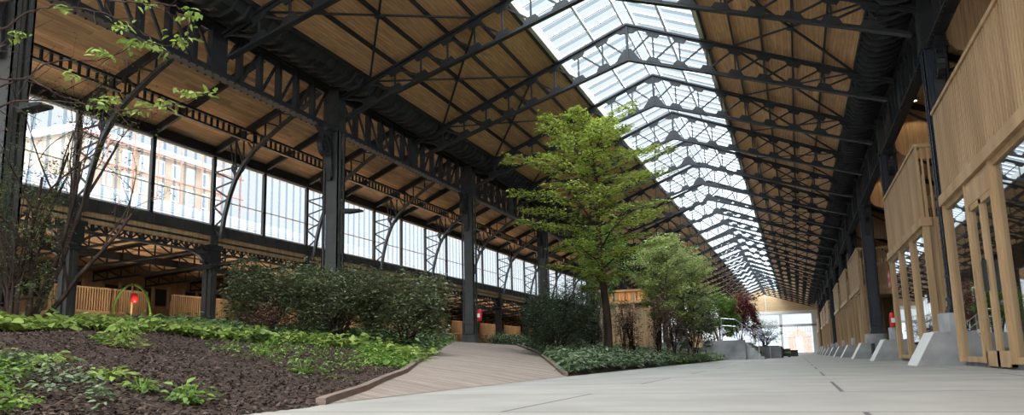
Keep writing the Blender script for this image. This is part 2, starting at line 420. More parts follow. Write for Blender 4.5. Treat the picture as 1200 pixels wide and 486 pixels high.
lk = [-2, 0, 2, 4, 6, 8, 10, 12, 14, 16]
lw = ['tall grey iron column cut by the left picture edge, behind the bare branches',
      'tall riveted iron column rising behind the dark evergreen bushes',
      'tall riveted iron column at the head of the timber ramp, red extinguisher on it']
for i, k in enumerate(lk):
    lab = lw[i] if i < 3 else 'riveted iron column in the planted side row, %s beyond the ramp column' % ORD[i-3]
    if i == 0: cl.location = (-XC, Y(k), PLAT); cl['label'] = lab
    else: dup(cl, (-XC, Y(k), PLAT), lab)
rk = [0, 2, 4, 6, 8, 10, 12, 14, 16, 18, 20]
rw = ['blue-black iron column between the two closest timber pavilions', 'blue-black iron column whose foot is hidden behind the second timber pavilion',
      'blue-black iron column standing clear on its plinth beyond the second pavilion']
for i, k in enumerate(rk):
    lab = rw[i] if i < 3 else 'blue-black iron column in the pavilion row, %s beyond the free-standing one' % ORD[i-3]
    if i == 0: cr_.location = (XC+.08, Y(k), 1.3); cr_['label'] = lab
    else: dup(cr_, (XC+.08, Y(k), 1.3), lab)
cr_.location.x = XC+.05

# plinths of the right row
def make_plinth(label):
    p = empty('concrete_plinth', (0, 0, 0), 0, label, 'plinth', 'concrete plinths under the pavilion side columns')
    b_ = MB(); o = [(-1.35, 0, 0), (-.88, 0, .82), (.7, 0, .82), (.7, 0, 0)]
    b_.prism(o, (0, -.85, 0), (0, .85, 0)); b_.build('sloping_footing', M['concrete'], p)
    e = MB().prism([(-1.375, 0, 0.0), (-.895, 0, .835), (-.80, 0, .835), (-.80, 0, .822), (-.885, 0, .822), (-1.352, 0, 0.0)], (0, -.86, 0), (0, .86, 0))
    e.build('painted_highlight_strip', M['edge_highlight'], p)  # highlight on the sloping concrete face, put into the colour as a pale strip
    dd = MB(); q = []
    for j in range(28):
        t = 2*PI*j/28; c, s = math.cos(t), math.sin(t); f = 4.
        r = (abs(c)**f+abs(s)**f)**(-1/f); q.append((-.06+.56*r*c, .56*r*s, 0))
    dd.prism(q, (0, 0, .82), (0, 0, 1.3)); dd.build('rounded_block', M['concrete'], p)
    return p
pl = make_plinth('x')
for i, k in enumerate(rk):
    lab = ['sloping concrete plinth closest to the viewer, beside the glazed pavilion doors', 'sloping concrete plinth carrying the red fire extinguisher', 'sloping concrete plinth under the free-standing blue-black column'][i] if i < 3 else 'sloping concrete plinth, %s beyond the free-standing column' % ORD[i-3]
    if i == 0: pl.location = (XC+.08, Y(k), 0); pl['label'] = lab
    else: dup(pl, (XC+.08, Y(k), 0), lab)

# longitudinal lattice girders between columns
def make_girder(label):
    g_ = empty('lattice_girder', (0, 0, 0), 0, label, 'girder', 'long lattice girders'); Lg = 12.0; a, b2 = .45, Lg-.45
    MB().box(-.17, .17, a, b2, 9.86, 9.93).box(-.03, .03, a, b2, 9.68, 9.86).build('top_flange', M['iron'], g_)
    m_ = MB().box(-.17, .17, a, b2, 8.42, 8.48).box(-.03, .03, a, b2, 8.48, 8.66)
    y = a+.15
    while y < b2:
        for sx in (-1, 1): m_.box(sx*.13-.02, sx*.13+.02, y-.02, y+.02, 8.39, 8.42)
        y += .3
    m_.build('bottom_flange', M['iron'], g_)
    n = 12; st = (b2-a)/n
    for j in range(1, n):
        y = a+j*st
        w = .14 if j != 6 else .62
        MB().box(-.09, .09, y-w/2, y+w/2, 8.46, 9.88).build('upright', M['iron'], g_)
    for j in range(n):
        y = a+j*st; s = j < n/2
        p, q = ((0, y+.1, 9.75), (0, y+st-.1, 8.6)) if s else ((0, y+.1, 8.6), (0, y+st-.1, 9.75))
        MB().beam(p, q, .05, .09).build('diagonal', M['iron'], g_)
    MB().box(-.04, .04, a, b2, 9.96, 10.22).build('slotted_frieze', M['frieze'], g_)
    return g_
gd = make_girder('x'); first = True
for sx, nm in ((-1, 'planted'), (1, 'pavilion')):
    for i, k in enumerate(range(-2, 22, 2)):
        lab = 'dark lattice girder above the %s side columns, %s span from the viewer' % (nm, ORD[i])
        if first: gd.location = (sx*XC, Y(k), 0); gd['label'] = lab; first = False
        else: dup(gd, (sx*XC, Y(k), 0), lab)

# ------------------------------------------------------------------ left aisle: arched frames, rafters, clerestory, low aisle
def zraf(x): return 8.35+.43*(x+14.95)      # underside of rafters, x negative
curve = [(-14.5, 5.1), (-14.38, 5.9), (-14.2, 6.6), (-13.95, 7.25), (-13.6, 7.8), (-13.15, 8.3), (-12.65, 8.65), (-12.0, 9.1), (-11.4, 9.45), (-10.9, 9.75), (-10.3, 10.15), (-9.8, 10.42)]
def make_frame(label):
    f = empty('arched_frame', (0, 0, 0), 0, label, 'roof frame', 'arched frames of the side aisle')
    MB().beam((-14.9, 0, zraf(-14.9)+.12), (-9.5, 0, zraf(-9.5)+.12), .14, .24).build('rafter', M['iron'], f)
    r = MB()
    for p, q in zip(curve, curve[1:]): r.beam((p[0], 0, p[1]), (q[0], 0, q[1]), .15, .11)
    r.build('curved_rib', M['iron_grey'], f)
    for i in (3, 4, 5, 6, 7, 8, 9):
        x, z = curve[i]; MB().beam((x, 0, z), (x, 0, zraf(x)), .05, .05, (1, 0, 0)).build('strut', M['iron'], f)
        x2, z2 = curve[i-1]; MB().beam((x, 0, z), (x2, 0, zraf(x2)), .045, .05).build('strut', M['iron'], f)
    for i in range(0, 4):
        x, z = curve[i]; MB().beam((x, 0, z), (-14.88, 0, z+.42), .06, .06).build('strut', M['iron'], f)
        x2, z2 = curve[i+1]; MB().beam((x2, 0, z2), (-14.88, 0, z+.42), .05, .05).build('strut', M['iron'], f)
    sc = MB(); pts = []
    for j in range(22):
        t = j/21*2.6*PI; r0 = .26*(1-j/28); pts.append((-14.15+r0*math.cos(t)+.03*j, 0, 7.65+r0*math.sin(t)))
    sc.tube(pts, .03, 5); sc.build('scroll', M['iron'], f)
    return f
fr0 = make_frame('x')
fk = list(range(-1, 14))
for i, k in enumerate(fk):
    lab = 'arched iron frame against the clerestory glazing, %s from the viewer' % ORD[i]
    if i == 0: fr0.location = (0, Y(k)+.4, 0); fr0['label'] = lab
    else: dup(fr0, (0, Y(k)+.4, 0), lab)
for i, k in enumerate(fk):
    o = MB().beam((-14.9, 0, zraf(-14.9)+.12), (-9.5, 0, zraf(-9.5)+.12), .12, .24).build('aisle_rafter', M['iron'], loc=(0, Y(k)+3.4, 0)) if i == 0 else None
    if i == 0: ar = o
    else: o = ar.copy(); COL.objects.link(o); o.location = (0, Y(k)+3.4, 0)
    tag(o, 'plain iron rafter midway between arched frames, %s bay of the planted side aisle' % ORD[i], 'rafter', 'plain rafters of the side aisle', 'thing')
# right aisle frames: mirrored copies
for i, k in enumerate(range(-1, 9)):
    c = dup(fr0, (0, Y(k), 0), 'arched iron frame above the timber pavilions, %s from the viewer' % ORD[i]); c.rotation_euler.z = 0
    c.scale = (-1, 1, 1); c['group'] = 'arched frames above the pavilions'
# lattice purlin of the left aisle
for i, k in enumerate(range(-2, 14, 1)):
    g_ = empty('lattice_purlin', (-13.3, Y(k)+.4, 0), 0, 'shallow slotted girder under the side aisle boards, %s bay from the viewer' % ORD[i], 'purlin', 'slotted purlins of the side aisle')
    zz = zraf(-13.3)
    MB().box(-.08, .08, .08, S-.08, zz-.42, zz-.36).build('bottom_flange', M['iron'], g_)
    MB().box(-.08, .08, .08, S-.08, zz-.06, zz+.02).build('top_flange', M['iron'], g_)
    mb = MB()
    mb.box(-.02, .02, .1, S-.1, zz-.37, zz-.33)
    for j in range(1, 20): mb.box(-.03, .03, j*.3-.035, j*.3+.035, zz-.38, zz-.03)
    mb.build('slotted_web', M['iron'], g_)

# clerestory windows, 3 m bays
XW = -14.95
WB, WT = 5.6, 8.28
n = 0
for j in range(-10, 44):
    ya = Y(0)+.4+3*j; yb = ya+3
    if yb < 2 or yb > YA: continue
    n += 1; e = MB()
    fm = MB()
    for i in range(1, 6):
        y = ya+i*.5; fm.box(XW+.01, XW+.03, y-.055, y+.055, WB, WT)
    e.box(XW-.05, XW+.05, ya+.09, yb-.09, WB, WB+.08).box(XW-.05, XW+.05, ya+.09, yb-.09, WT-.08, WT).box(XW-.03, XW+.03, ya+.09, yb-.09, 6.62, 6.655)
    w = struct(e.build('window_%d' % n, M['alu']))
    fm.build('glass_fin', M['fin'], w)
    MB().quad((XW-.01, ya+.09, WB+.06), (XW-.01, yb-.09, WB+.06), (XW-.01, yb-.09, WT-.06), (XW-.01, ya+.09, WT-.06)).build('glass_pane', M['glass'], w)
    o = MB().box(XW-.05, XW+.07, ya-.075, ya+.075, WB-.35, WT+.1).build('window_post', M['iron'])
    tag(o, 'dark upright between clerestory panes, %s' % ('beside an arched frame' if j % 2 == 0 else 'midway between two arched frames'), 'window post', 'clerestory uprights beside frames' if j % 2 == 0 else 'clerestory uprights between frames', 'thing')
struct(MB().box(XW-.15, XW+.15, YFRONT, YA, WT, WT+.35).build('wall_clerestory_head', M['iron']))
mb = MB().box(XW-.12, XW+.16, YFRONT, YA, WB-.38, WB)
y = 6
while y < 120: mb.box(XW+.16, XW+.2, y, y+.08, WB-.38, WB-.02); y += .75
struct(mb.build('trim_5', M['iron_grey']))
struct(MB().box(XW-.3, XW+.1, YFRONT, YA, WB-.75, WB-.38).build('trim_6', M['oak_side']))

# low aisle columns + frieze
def make_low_column(label):
    c = empty('aisle_column', (0, 0, PLAT), 0, label, 'column', 'short columns under the clerestory')
    MB().box(-.2, .2, -.16, .16, 0, 4.0).box(-.24, .24, -.05, .05, 0, 4).box(-.05, .05, -.22, .22, 0, 4).build('shaft', M['iron_grey'], c)
    MB().box(-.34, .34, -.3, .3, 0, .35).build('base', M['iron_grey'], c)
    MB().box(-.32, .32, -.34, .34, 2.75, 2.9).box(-.26, .26, -.26, .26, 3.0, 3.6).box(-.3, .3, -.32, .32, 3.5, 3.65).build('capital', M['iron'], c)
    for sy in (-1, 1):
        k = MB(); pts = [(0, sy*(.2+.9*(1-math.cos(t))), 2.6+.75*math.sin(t)) for t in [PI/2*j/6 for j in range(7)]]
        for p, q in zip(pts, pts[1:]): k.beam(p, q, .06, .12, (1, 0, 0))
        k.build('knee_bracket', M['iron_grey'], c)
    return c
lc = make_low_column('x')
for i, k in enumerate(range(-1, 14)):
    lab = 'short grey iron column under the clerestory sill, %s from the viewer' % ORD[i]
    if i == 0: lc.location = (XW, Y(k)+.4, PLAT); lc['label'] = lab
    else: dup(lc, (XW, Y(k)+.4, PLAT), lab)
def make_frieze(label):
    f = empty('lattice_frieze', (0, 0, 0), 0, label, 'girder', 'lattice friezes under the clerestory')
    MB().box(-.1, .1, .25, S-.25, 4.98, 5.05).build('top_flange', M['iron'], f)
    MB().box(-.1, .1, .25, S-.25, 4.55, 4.62).build('bottom_flange', M['iron_grey'], f)
    for j in range(12):
        y = .25+j*(S-.5)/11; MB().box(-.05, .05, y-.03, y+.03, 4.6, 5.0).build('upright', M['iron'], f)
    mb = MB()
    for j in range(11):
        y = .25+j*(S-.5)/11; y2 = y+(S-.5)/11; mb.beam((0, y, 4.62), (0, y2, 4.98), .03, .05); mb.beam((0, y, 4.98), (0, y2, 4.62), .03, .05)
    mb.build('crossed_lattice', M['iron'], f); return f
ff = make_frieze('x')
for i, k in enumerate(range(-2, 14)):
    lab = 'small crossed lattice girder below the clerestory sill, %s bay from the viewer' % ORD[i]
    if i == 0: ff.location = (XW, Y(k)+.4, 0); ff['label'] = lab
    else: dup(ff, (XW, Y(k)+.4, 0), lab)
# low aisle roof and its lattice rafters
slab([(-14.9, YL, 5.5), (-24.2, YL, 4.75), (-24.2, YA, 4.75), (-14.9, YA, 5.5)], .12, 'ceiling_low_aisle', M['aisle_wood'])
def make_low_rafter(label):
    f = empty('low_aisle_rafter', (0, 0, 0), 0, label, 'rafter', 'lattice rafters of the low aisle')
    MB().beam((-15.1, 0, 5.40), (-24, 0, 4.68), .12, .1).build('top_chord', M['iron'], f)
    MB().beam((-15.1, 0, 4.75), (-24, 0, 4.3), .12, .08).build('bottom_chord', M['iron'], f)
    mb = MB()
    for j in range(11):
        xa, xb = -15.2-j*.8, -15.2-(j+1)*.8; za = 4.75-(j*.8)*.0505; zb_ = 5.4-((j+1)*.8)*.081
        mb.beam((xa, 0, za), (xb, 0, zb_), .04, .05); mb.beam((xb, 0, zb_), (xb, 0, za-.05), .04, .05, (1, 0, 0))
    mb.build('lattice_web', M['iron'], f); return f
rf = make_low_rafter('x')
for i in range(0, 26):
    lab = 'lattice rafter under the low aisle boards, %s from the viewer' % ORD[i]
    yy = Y(-1)+.4+3*i
    if i == 0: rf.location = (0, yy, 0); rf['label'] = lab
    else: dup(rf, (0, yy, 0), lab)
for xx, nm in ((-19.3, 'middle'),):
    o = MB().beam((xx, YL, 4.75), (xx, YA, 4.75), .1, .3).build('low_aisle_purlin', M['iron']); tag(o, 'long dark beam under the middle of the low aisle boards', 'beam', None, 'thing')
# back wall
mb = MB().box(-24.4, -24.2, YL, YA, 0, 4.9); struct(mb.build('wall_left', M['oak_side']))
for i in range(19):
    y = 12+i*5.0
    e = MB()
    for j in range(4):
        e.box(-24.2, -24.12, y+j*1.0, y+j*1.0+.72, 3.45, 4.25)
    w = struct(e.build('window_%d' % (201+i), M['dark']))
    f = MB()
    for j in range(5): f.box(-24.2, -24.05, y-.2+j*1.0, y-.08+j*1.0, 3.3, 4.4)
    f.build('window_frame', M['oak'], w)

# ------------------------------------------------------------------ timber pavilions
def slats(y0, y1, x, z0, z1, pitch=.18, w=.105, d=.06):
    m_ = MB(); y = y0
    while y < y1: m_.box(x, x+d, y, y+w, z0, z1); y += pitch
    return m_
def make_pavilion(label, H=6.2, zb=0., zg=3.85, depth=4.2, doors=True):
    """local origin at mid length, face at x=0 looking to -X"""
    p = empty('timber_pavilion', (0, 0, zb), 0, label, 'pavilion', 'timber pavilions'); a, b2 = -4.35, 4.35
    MB().box(.06, depth, a+.05, b2-.05, .0, .13).build('floor_slab', M['concrete_d'], p)
    for y in ((a, -.49, 1.76, b2) if doors else (a, -1.5, 1.4, b2)):
        MB().box(-.05, .12, y-.08, y+.08, .1, zg).build('post', M['oak'], p)
    MB().box(-.1, .2, a-.12, b2+.12, zg, zg+.24).build('lintel', M['oak'], p)
    for (y0, y1) in (((a+.08, -.57), (1.84, b2-.08)) if doors else ((a+.08, -1.58), (-1.42, 1.32), (1.48, b2-.08))):
        w = MB().box(.0, .1, y0, y1, .1, .22).box(0, .1, y0, y1, zg-.12, zg).box(0, .1, y0, y0+.07, .22, zg-.12).box(0, .1, y1-.07, y1, .22, zg-.12).build('window', M['oak'], p)
        MB().quad((.05, y0+.07, .22), (.05, y1-.07, .22), (.05, y1-.07, zg-.12), (.05, y0+.07, zg-.12)).build('pane', M['glass_pav'], w)
    if doors:
        d = MB().box(-.03, .1, -.38, 1.65, zg-.5, zg-.02).build('door', M['oak'], p)
        for y0, y1 in ((-.38, .625), (.635, 1.65)):
            q = MB().box(-.02, .07, y0, y0+.1, .04, zg-.52).box(-.02, .07, y1-.1, y1, .04, zg-.52).box(-.02, .07, y0, y1, .04, .34).box(-.02, .07, y0, y1, zg-.62, zg-.5).build('door_leaf', M['oak'], d)
        MB().quad((.03, -.28, .34), (.03, .51, .34), (.03, .51, zg-.62), (.03, -.28, zg-.62)).quad((.03, .75, .34), (.03, 1.55, .34), (.03, 1.55, zg-.62), (.03, .75, zg-.62)).build('pane', M['glass_pav'], d)
        MB().box(-.09, -.05, .50, .53, 1.5, 2.1).box(-.09, -.05, .73, .76, 1.5, 2.1).build('handle', M['black'], d)
    s_ = slats(a, b2, -.02, zg+.24, H-.02)
    s_.box(.07, .10, a, b2, zg+.24, H-.85); s_.build('slatted_screen', M['oak'], p)
    MB().box(-.06, .12, a-.06, b2+.06, H-.04, H+.05).build('cap_rail', M['oak'], p)
    for y, nm in ((a, -1), (b2, 1)):
        yy = y if nm < 0 else y-.06
        e = MB()
        e.box(.12, .38, yy, yy+.1, .1, zg-.0); e.box(1.9, depth, yy, yy+.1, .1, zg)
        e.box(.38, 1.9, yy, yy+.1, zg-.3, zg)
        e.build('end_wall', M['oak_x'], p)
        u = MB(); x = .1
        while x < depth: u.box(x, x+.055, yy, yy+.05, zg+.24, H-.02); x += .16
        u.box(0, depth, yy-.02, yy+.08, H-.06, H+.05).box(0, depth, yy-.02, yy+.1, zg, zg+.24)
        u.build('end_balustrade', M['oak'], p)
    MB().box(.2, depth, a+.1, b2-.1, zg+.02, zg+.2).build('upper_floor', M['oak_x'], p)
    MB().box(depth-.1, depth, a+.1, b2-.1, .13, zg+.02).build('back_wall', M['oak_side'], p)
    MB().box(depth-1.6, depth-.9, -3.6, 1.2, .13, 1.15).box(depth-1.7, depth-.8, -3.7, 1.3, 1.15, 1.2).build('counter', M['dark'], p)
    return p
pv = make_pavilion('x'); pv2 = make_pavilion('x', doors=False)
pk = [-1, 1, 5, 7, 9, 13, 15, 17, 21]
pw = ['timber pavilion with big glass doors, cut by the right picture edge', 'timber pavilion beyond the first blue-black column, extinguisher at its far corner',
      'timber pavilion directly beyond the free-standing blue-black column']
for i, k in enumerate(pk):
    lab = pw[i] if i < 3 else 'timber pavilion with slatted upper screen, %s beyond the free-standing column' % ORD[i-2]
    if i == 0: pv.location = (9.0, Y(k), 0); pv['label'] = lab
    elif i == 1: pv2.location = (9.0, Y(k), 0); pv2['label'] = lab
    else: dup(pv2, (9.0, Y(k), 0), lab)
# pavilions of the left low aisle (seen above the planting)
def make_left_pav(label):
    p = empty('low_timber_pavilion', (0, 0, 0), 0, label, 'pavilion', 'low timber pavilions across the garden'); H = 3.55
    a, b2 = -2.3, 2.3
    s = slats(a, b2, -.05, 2.65, H, .12, .06, .05); s.box(-.1, .02, a, b2, 2.6, 2.7).box(-.1, .02, a, b2, H, H+.06); s.box(-.12, -.07, a, b2, 2.65, H-.25)
    s.build('slatted_balustrade', M['oak'], p)
    for y in (a, -.8, .8, b2): MB().box(-.14, .02, y-.08, y+.08, PLAT, 2.62).build('post', M['oak'], p)
    MB().box(-2.2, -.12, a, b2, PLAT, 2.6).build('body', M['oak_side'], p)
    return p
lp = make_left_pav('x')
for i in range(11):
    y = 23.6+i*6
    lab = 'low timber pavilion with slatted top across the garden, %s from the viewer' % ORD[i]
    if i == 0: lp.location = (-20.5, y, 0); lp['label'] = lab
    else: dup(lp, (-20.5, y, 0), lab)

# unseen floor uplighters, added only to brighten the low aisle boards above
for i in range(13):
    e = empty('added_uplighter', (-18.2, 17.6+i*6, PLAT-.02), 0, 'small black floor light added to brighten the low aisle boards, %s from the viewer' % ORD[i], 'lamp', 'lights added for the low aisle boards')
    MB().lathe([(.07, 0), (.09, .16), (.08, .16)], n=10).build('housing', M['black'], e)
    l = bpy.data.lights.new('added_uplight', 'SPOT'); l.energy = 520; l.color = (1, .86, .70); l.spot_size = 2.5; l.spot_blend = 1; l.shadow_soft_size = .12
    lo = bpy.data.objects.new('added_uplight', l); COL.objects.link(lo); lo.location = (0, 0, .25); lo.rotation_euler = (PI, -.12, 0); lo.parent = e
# right aisle back wall
struct(MB().box(14.9, 15.1, YFRONT, YEND, 0, 8.9).build('wall_right', M['oak_side']))
# upper gallery soffit boards hung behind the girder
for i, k in enumerate((-1, 1, 3, 5, 7)):
    s = empty('hanging_timber_panel', (10.4, Y(k)+6, 0), 0, 'timber panel with curved lower edge hung above the pavilions, %s from the viewer' % ORD[i], 'panel', 'curved timber panels above the pavilions')
    pts = [(-.7, 0, 10.3), (-.7, 0, 8.7), (-.4, 0, 8.35), (.2, 0, 8.1), (1.2, 0, 8.0), (3.9, 0, 7.9), (3.9, 0, 8.9), (.6, 0, 10.1)]
    MB().prism(pts, (0, -.05, 0), (0, .05, 0)).build('board', M['oak_x'], s)
# ceiling spotlights in right aisle
for i, (x, y) in enumerate(((10.2, 31.9), (10.55, 33.8), (10.2, 43.9), (10.55, 45.8))):
    z = 11.0-.43*(x-9.45)
    s = empty('ceiling_spotlight', (x, y, z), 0, ['small cylinder spotlight on the pavilion side soffit, closest', 'small cylinder spotlight on the pavilion side soffit, second', 'small cylinder spotlight on the pavilion side soffit, third', 'small cylinder spotlight on the pavilion side soffit, farthest'][i], 'spotlight', 'aisle spotlights')
    MB().lathe([(.09, -.26), (.1, -.26), (.1, .0)], n=12).build('housing', M['black'], s)
    MB().lathe([(.085, -.275), (.085, -.262)], n=12).build('lens', M['lamp'], s)
    l = bpy.data.lights.new('spot_glow', 'SPOT'); l.energy = 60; l.color = (1, .75, .5); l.spot_size = 2.2; l.shadow_soft_size = .08
    lo = bpy.data.objects.new('spot_glow', l); COL.objects.link(lo); lo.location = (0, 0, -.3); lo.parent = s

# ------------------------------------------------------------------ end facade
mb = MB(); zr = .2
gy = YEND
pts = [(-9.5, 0, 8.6), (9.5, 0, 8.6), (9.5, 0, 10.2), (8.1, 0, ztop(8.1)+.3), (0, 0, ztop(0)+.45), (-8.1, 0, ztop(8.1)+.3), (-9.5, 0, 10.2)]
mb.prism([(x, gy, z) for x, y, z in pts], (0, 0, 0), (0, .3, 0)); struct(mb.build('wall_gable', M['gable_wood']))
w = MB().box(-9.5, 9.5, gy-.15, gy+.3, 8.0, 8.6)
for x in (-9.3, -2.6, 2.6, 8.6): w.box(x-.22, x+.22, gy-.1, gy+.3, 0, 8.0)
w.box(-9.5, 9.5, gy-.1, gy+.25, 5.55, 5.9).box(-9.5, 9.5, gy-.1, gy+.25, 0, .35).box(-.06, .06, gy-.12, gy, 8.6, 12.6).box(8.8, 9.5, gy-.1, gy+.3, 0, 8.6)
struct(w.build('wall_far', M['beam_white']))
wn = 300
for xa, xb in ((-9.1, -2.82), (-2.38, 2.38), (2.82, 8.38)):
    for za, zb2, row in ((5.9, 8.0, 1), (.35, 5.55, 0)):
        wn += 1; f = MB().box(xa, xb, gy+.05, gy+.12, za, za+.08).box(xa, xb, gy+.05, gy+.12, zb2-.08, zb2)
        nx = 1 if row else 2
        for j in range(nx+1):
            x = xa+(xb-xa)*j/nx; f.box(x-.05, x+.05, gy+.05, gy+.12, za, zb2)
        if not row:
            for j in range(1, 5): z = za+(zb2-za)*j/5; f.box(xa, xb, gy+.07, gy+.1, z-.02, z+.02)
            for j in range(1, 12): x = xa+(xb-xa)*j/12; f.box(x-.02, x+.02, gy+.07, gy+.1, za, zb2)
        o = struct(f.build('window_%d' % wn, M['alu'])); MB().quad((xa, gy+.08, za), (xb, gy+.08, za), (xb, gy+.08, zb2), (xa, gy+.08, zb2)).build('glass_pane', M['glass'], o)
# the side aisle ends in a tall glazed wall, its low neighbour in boards
w = MB()
for x in (-14.8, -13.1, -11.4, -9.65): w.box(x-.12, x+.12, YA, YA+.25, PLAT, zraf(x)+.1)
for z in (PLAT, 4.4, 6.6): w.box(-14.9, -9.5, YA, YA+.2, z, z+.22)
w.beam((-14.9, YA+.1, 8.5), (-9.5, YA+.1, 10.85), .25, .35)
struct(w.build('wall_aisle_end', M['beam_white']))
for j, (xa, xb) in enumerate(((-14.68, -13.22), (-12.98, -11.52), (-11.28, -9.77))):
    for za, zb2 in ((PLAT+.22, 4.4), (4.62, 6.6), (6.82, zraf(xa)-.1)):
        wn += 1; f = MB()
        for i in range(3): x = xa+(xb-xa)*i/2; f.box(x-.03, x+.03, YA+.05, YA+.12, za, zb2)
        for z in (za, zb2): f.box(xa, xb, YA+.05, YA+.12, z-.03, z+.03)
        o = struct(f.build('window_%d' % wn, M['alu'])); MB().quad((xa, YA+.08, za), (xb, YA+.08, za), (xb, YA+.08, zb2), (xa, YA+.08, zb2)).build('glass_pane', M['glass'], o)
struct(MB().box(-24.4, -15.1, YA, YA+.2, PLAT, 5.3).build('wall_low_aisle_end', M['oak_x']))
w = MB()
y = YA
while y < YEND: w.box(-10.05, -9.8, y, y+.25, PLAT, 10.1); y += 3
for z in (PLAT, 5.4, 9.6): w.box(-10.0, -9.8, YA, YEND, z, z+.25)
struct(w.build('wall_left_beyond', M['beam_white']))
y = YA
while y+3 <= YEND:
    wn += 1; f = MB()
    for z in (PLAT+.3, 5.3, 5.7, 9.55): f.box(-9.95, -9.88, y+.25, y+3, z-.04, z+.04)
    for i in range(1, 3): f.box(-9.95, -9.88, y+i-.03, y+i+.03, PLAT+.3, 9.55)
    o = struct(f.build('window_%d' % wn, M['alu'])); MB().quad((-9.9, y+.25, PLAT+.25), (-9.9, y+3, PLAT+.25), (-9.9, y+3, 9.6), (-9.9, y+.25, 9.6)).build('glass_pane', M['glass'], o); y += 3
# right aisle end
struct(MB().box(9.5, 15.1, gy, gy+.3, 0, 11).build('wall_far_pavilion_side', M['oak_x']))
# far columns to close the near end of the hall behind the viewer (glazed screen)
w = MB()
for x in (-9.4, -4.7, 0, 4.7, 9.4): w.box(x-.15, x+.15, YFRONT, YFRONT+.2, 0, 9.6)
w.box(-9.5, 9.5, YFRONT, YFRONT+.2, 5.6, 5.9); struct(w.build('wall_near', M['beam_white']))

# ------------------------------------------------------------------ outside
def house(name, loc, w, d, h, gh, m, label, win=(3, 2), group=None):
    e = empty(name, loc, 0, label, 'building', group)
    MB().box(-w/2, w/2, 0, d, 0, h).build('walls', m, e)
    if gh: MB().prism([(-w/2-.2, -.05, h), (w/2+.2, -.05, h), (0, -.05, h+gh)], (0, 0, 0), (0, d, 0)).build('roof', m, e)
    for i in range(win[0]):
        for j in range(win[1]):
            x = -w/2+w*(i+.5)/win[0]; z = h*(j+.55)/win[1]
            f = MB().box(x-.75, x+.75, -.12, 0, z-.95, z+.95).build('window', M['white'], e)
            MB().box(x-.55, x+.55, -.14, -.11, z-.75, z+.75).build('pane', M['palegrey'], f)
    return e
house('brick_house', (5.9, 212, 0), 5.4, 8, 4.2, 2.4, M['brick'], 'red brick gabled house seen through the far glazing', (1, 2))
house('row_house', (-6, 232, 0), 18, 8, 7.5, 0, M['palegrey'], 'pale grey building seen through the middle far window', (5, 2))
t_ = empty('apartment_block', (-40, 0, 0), 0, 'beige ornate apartment block behind scaffolding, seen through the clerestory', 'building')
MB().box(-8, 0, 38.5, 53, 0, 16.6).build('walls', M['beige'], t_)
MB().box(-8, .3, 38.2, 53.3, 16.6, 17.1).box(0, .2, 38.5, 53, 13.0, 13.12).build('cornice', M['white'], t_)
for i in range(9):
    for j in range(4):
        y = 39.5+i*1.62; z = 10.4+j*1.75
        f = MB().box(0, .1, y-.38, y+.38, z-.62, z+.62).build('window', M['white'], t_)
        MB().box(.08, .13, y-.28, y+.28, z-.5, z+.5).build('pane', M['palegrey'], f)
sc = empty('scaffolding', (-38.6, 0, 0), 0, 'steel tube scaffolding in front of the beige apartment block', 'scaffolding')
for y in range(8): MB().tube([(0, 37.5+y*2.3, 0), (0, 37.5+y*2.3, 17.6)], .06).build('standard', M['brick'], sc)
for z in range(9): MB().tube([(0, 37.2, 4+z*1.75), (0, 54, 4+z*1.75)], .07).build('ledger', M['brick'], sc)
t_ = empty('grey_block', (-46, 0, 0), 0, 'pale grey office block with window bands beyond the clerestory', 'building')
MB().box(-8, 0, 66, 88, 0, 15).build('walls', M['palegrey'], t_)
for j in range(4): MB().box(0, .1, 67, 87, 5.5+j*2.4, 6.5+j*2.4).build('window_band', M['steel'], t_)
t_ = empty('white_factory_roof', (0, 0, 0), 0, 'white stepped roofs just outside the clerestory windows', 'roof')
for i in range(6):
    x0 = -26-i*2.1; zt_ = 8.43+.538*i+.17*(i+1)
    MB().box(x0-2.1, x0, 10, 64-i*2, .0, zt_).box(x0-.06, x0+.06, 10, 64-i*2, zt_-.5, zt_+.06).build('roof_step', M['offwhite'], t_)
    MB().box(x0-.02, x0+.09, 10, 64-i*2, zt_-.06, zt_-.02).build('gutter_edge', M['steel'], t_)

# ------------------------------------------------------------------ ground beds
def edge(y):
    if y < 6.8: return .85+.33*(6.8-y)
    if y < 16.9: return .85-.35*(y-6.8)/10.1
    return .5
def hgt(x, y, noise=True):
    d = edge(y)-x; h = min(max(.14*d, 0), PLAT)
    if h > 1.0: h = 1.0+.2*math.sin(min((.14*d-1.0)/.35, 1)*PI/2) if .14*d < 1.35 else PLAT
    if noise and d > .1:
        s = min(d/1.0, 1)
        h += s*(.035*math.sin(1.7*x+.6*y)+.03*math.sin(.9*y-1.1*x+2)+.02*math.sin(3.9*x+2.7*y))
    return h
RL = [(.85, 6.8), (.78, 6.98), (.38, 8.4), (-.14, 9.86), (-.74, 11.6), (-2.0, 14.6), (-3.6, 18.6), (-5.2, 22.6), (-6.8, 26.5), (-8.2, 30.2)]
RR = [(.5, 16.9), (.45, 17.0), (.1, 17.8), (-.5, 19.4), (-1.2, 21.2), (-2.2, 23.8), (-3.4, 26.9), (-4.5, 29.3), (-5.6, 31.6), (-6.5, 33.4)]
def in_ramp(x, y):
    # between left polyline and right polyline
    def xl(y):
        for (a, b), (c, d) in zip(RL, RL[1:]):
            if b <= y <= d: return a+(c-a)*(y-b)/(d-b)
        return 1 if y < RL[0][1] else -99
    def xr(y):
        if y < RR[0][1]: return 9
        for (a, b), (c, d) in zip(RR, RR[1:]):
            if b <= y <= d: return a+(c-a)*(y-b)/(d-b)
        return -99
    return xl(y) < x < xr(y)
mb = MB(); xs = []
ny, nx = 300, 110
y_lo, y_hi = -4.0, 58.0
rows = []
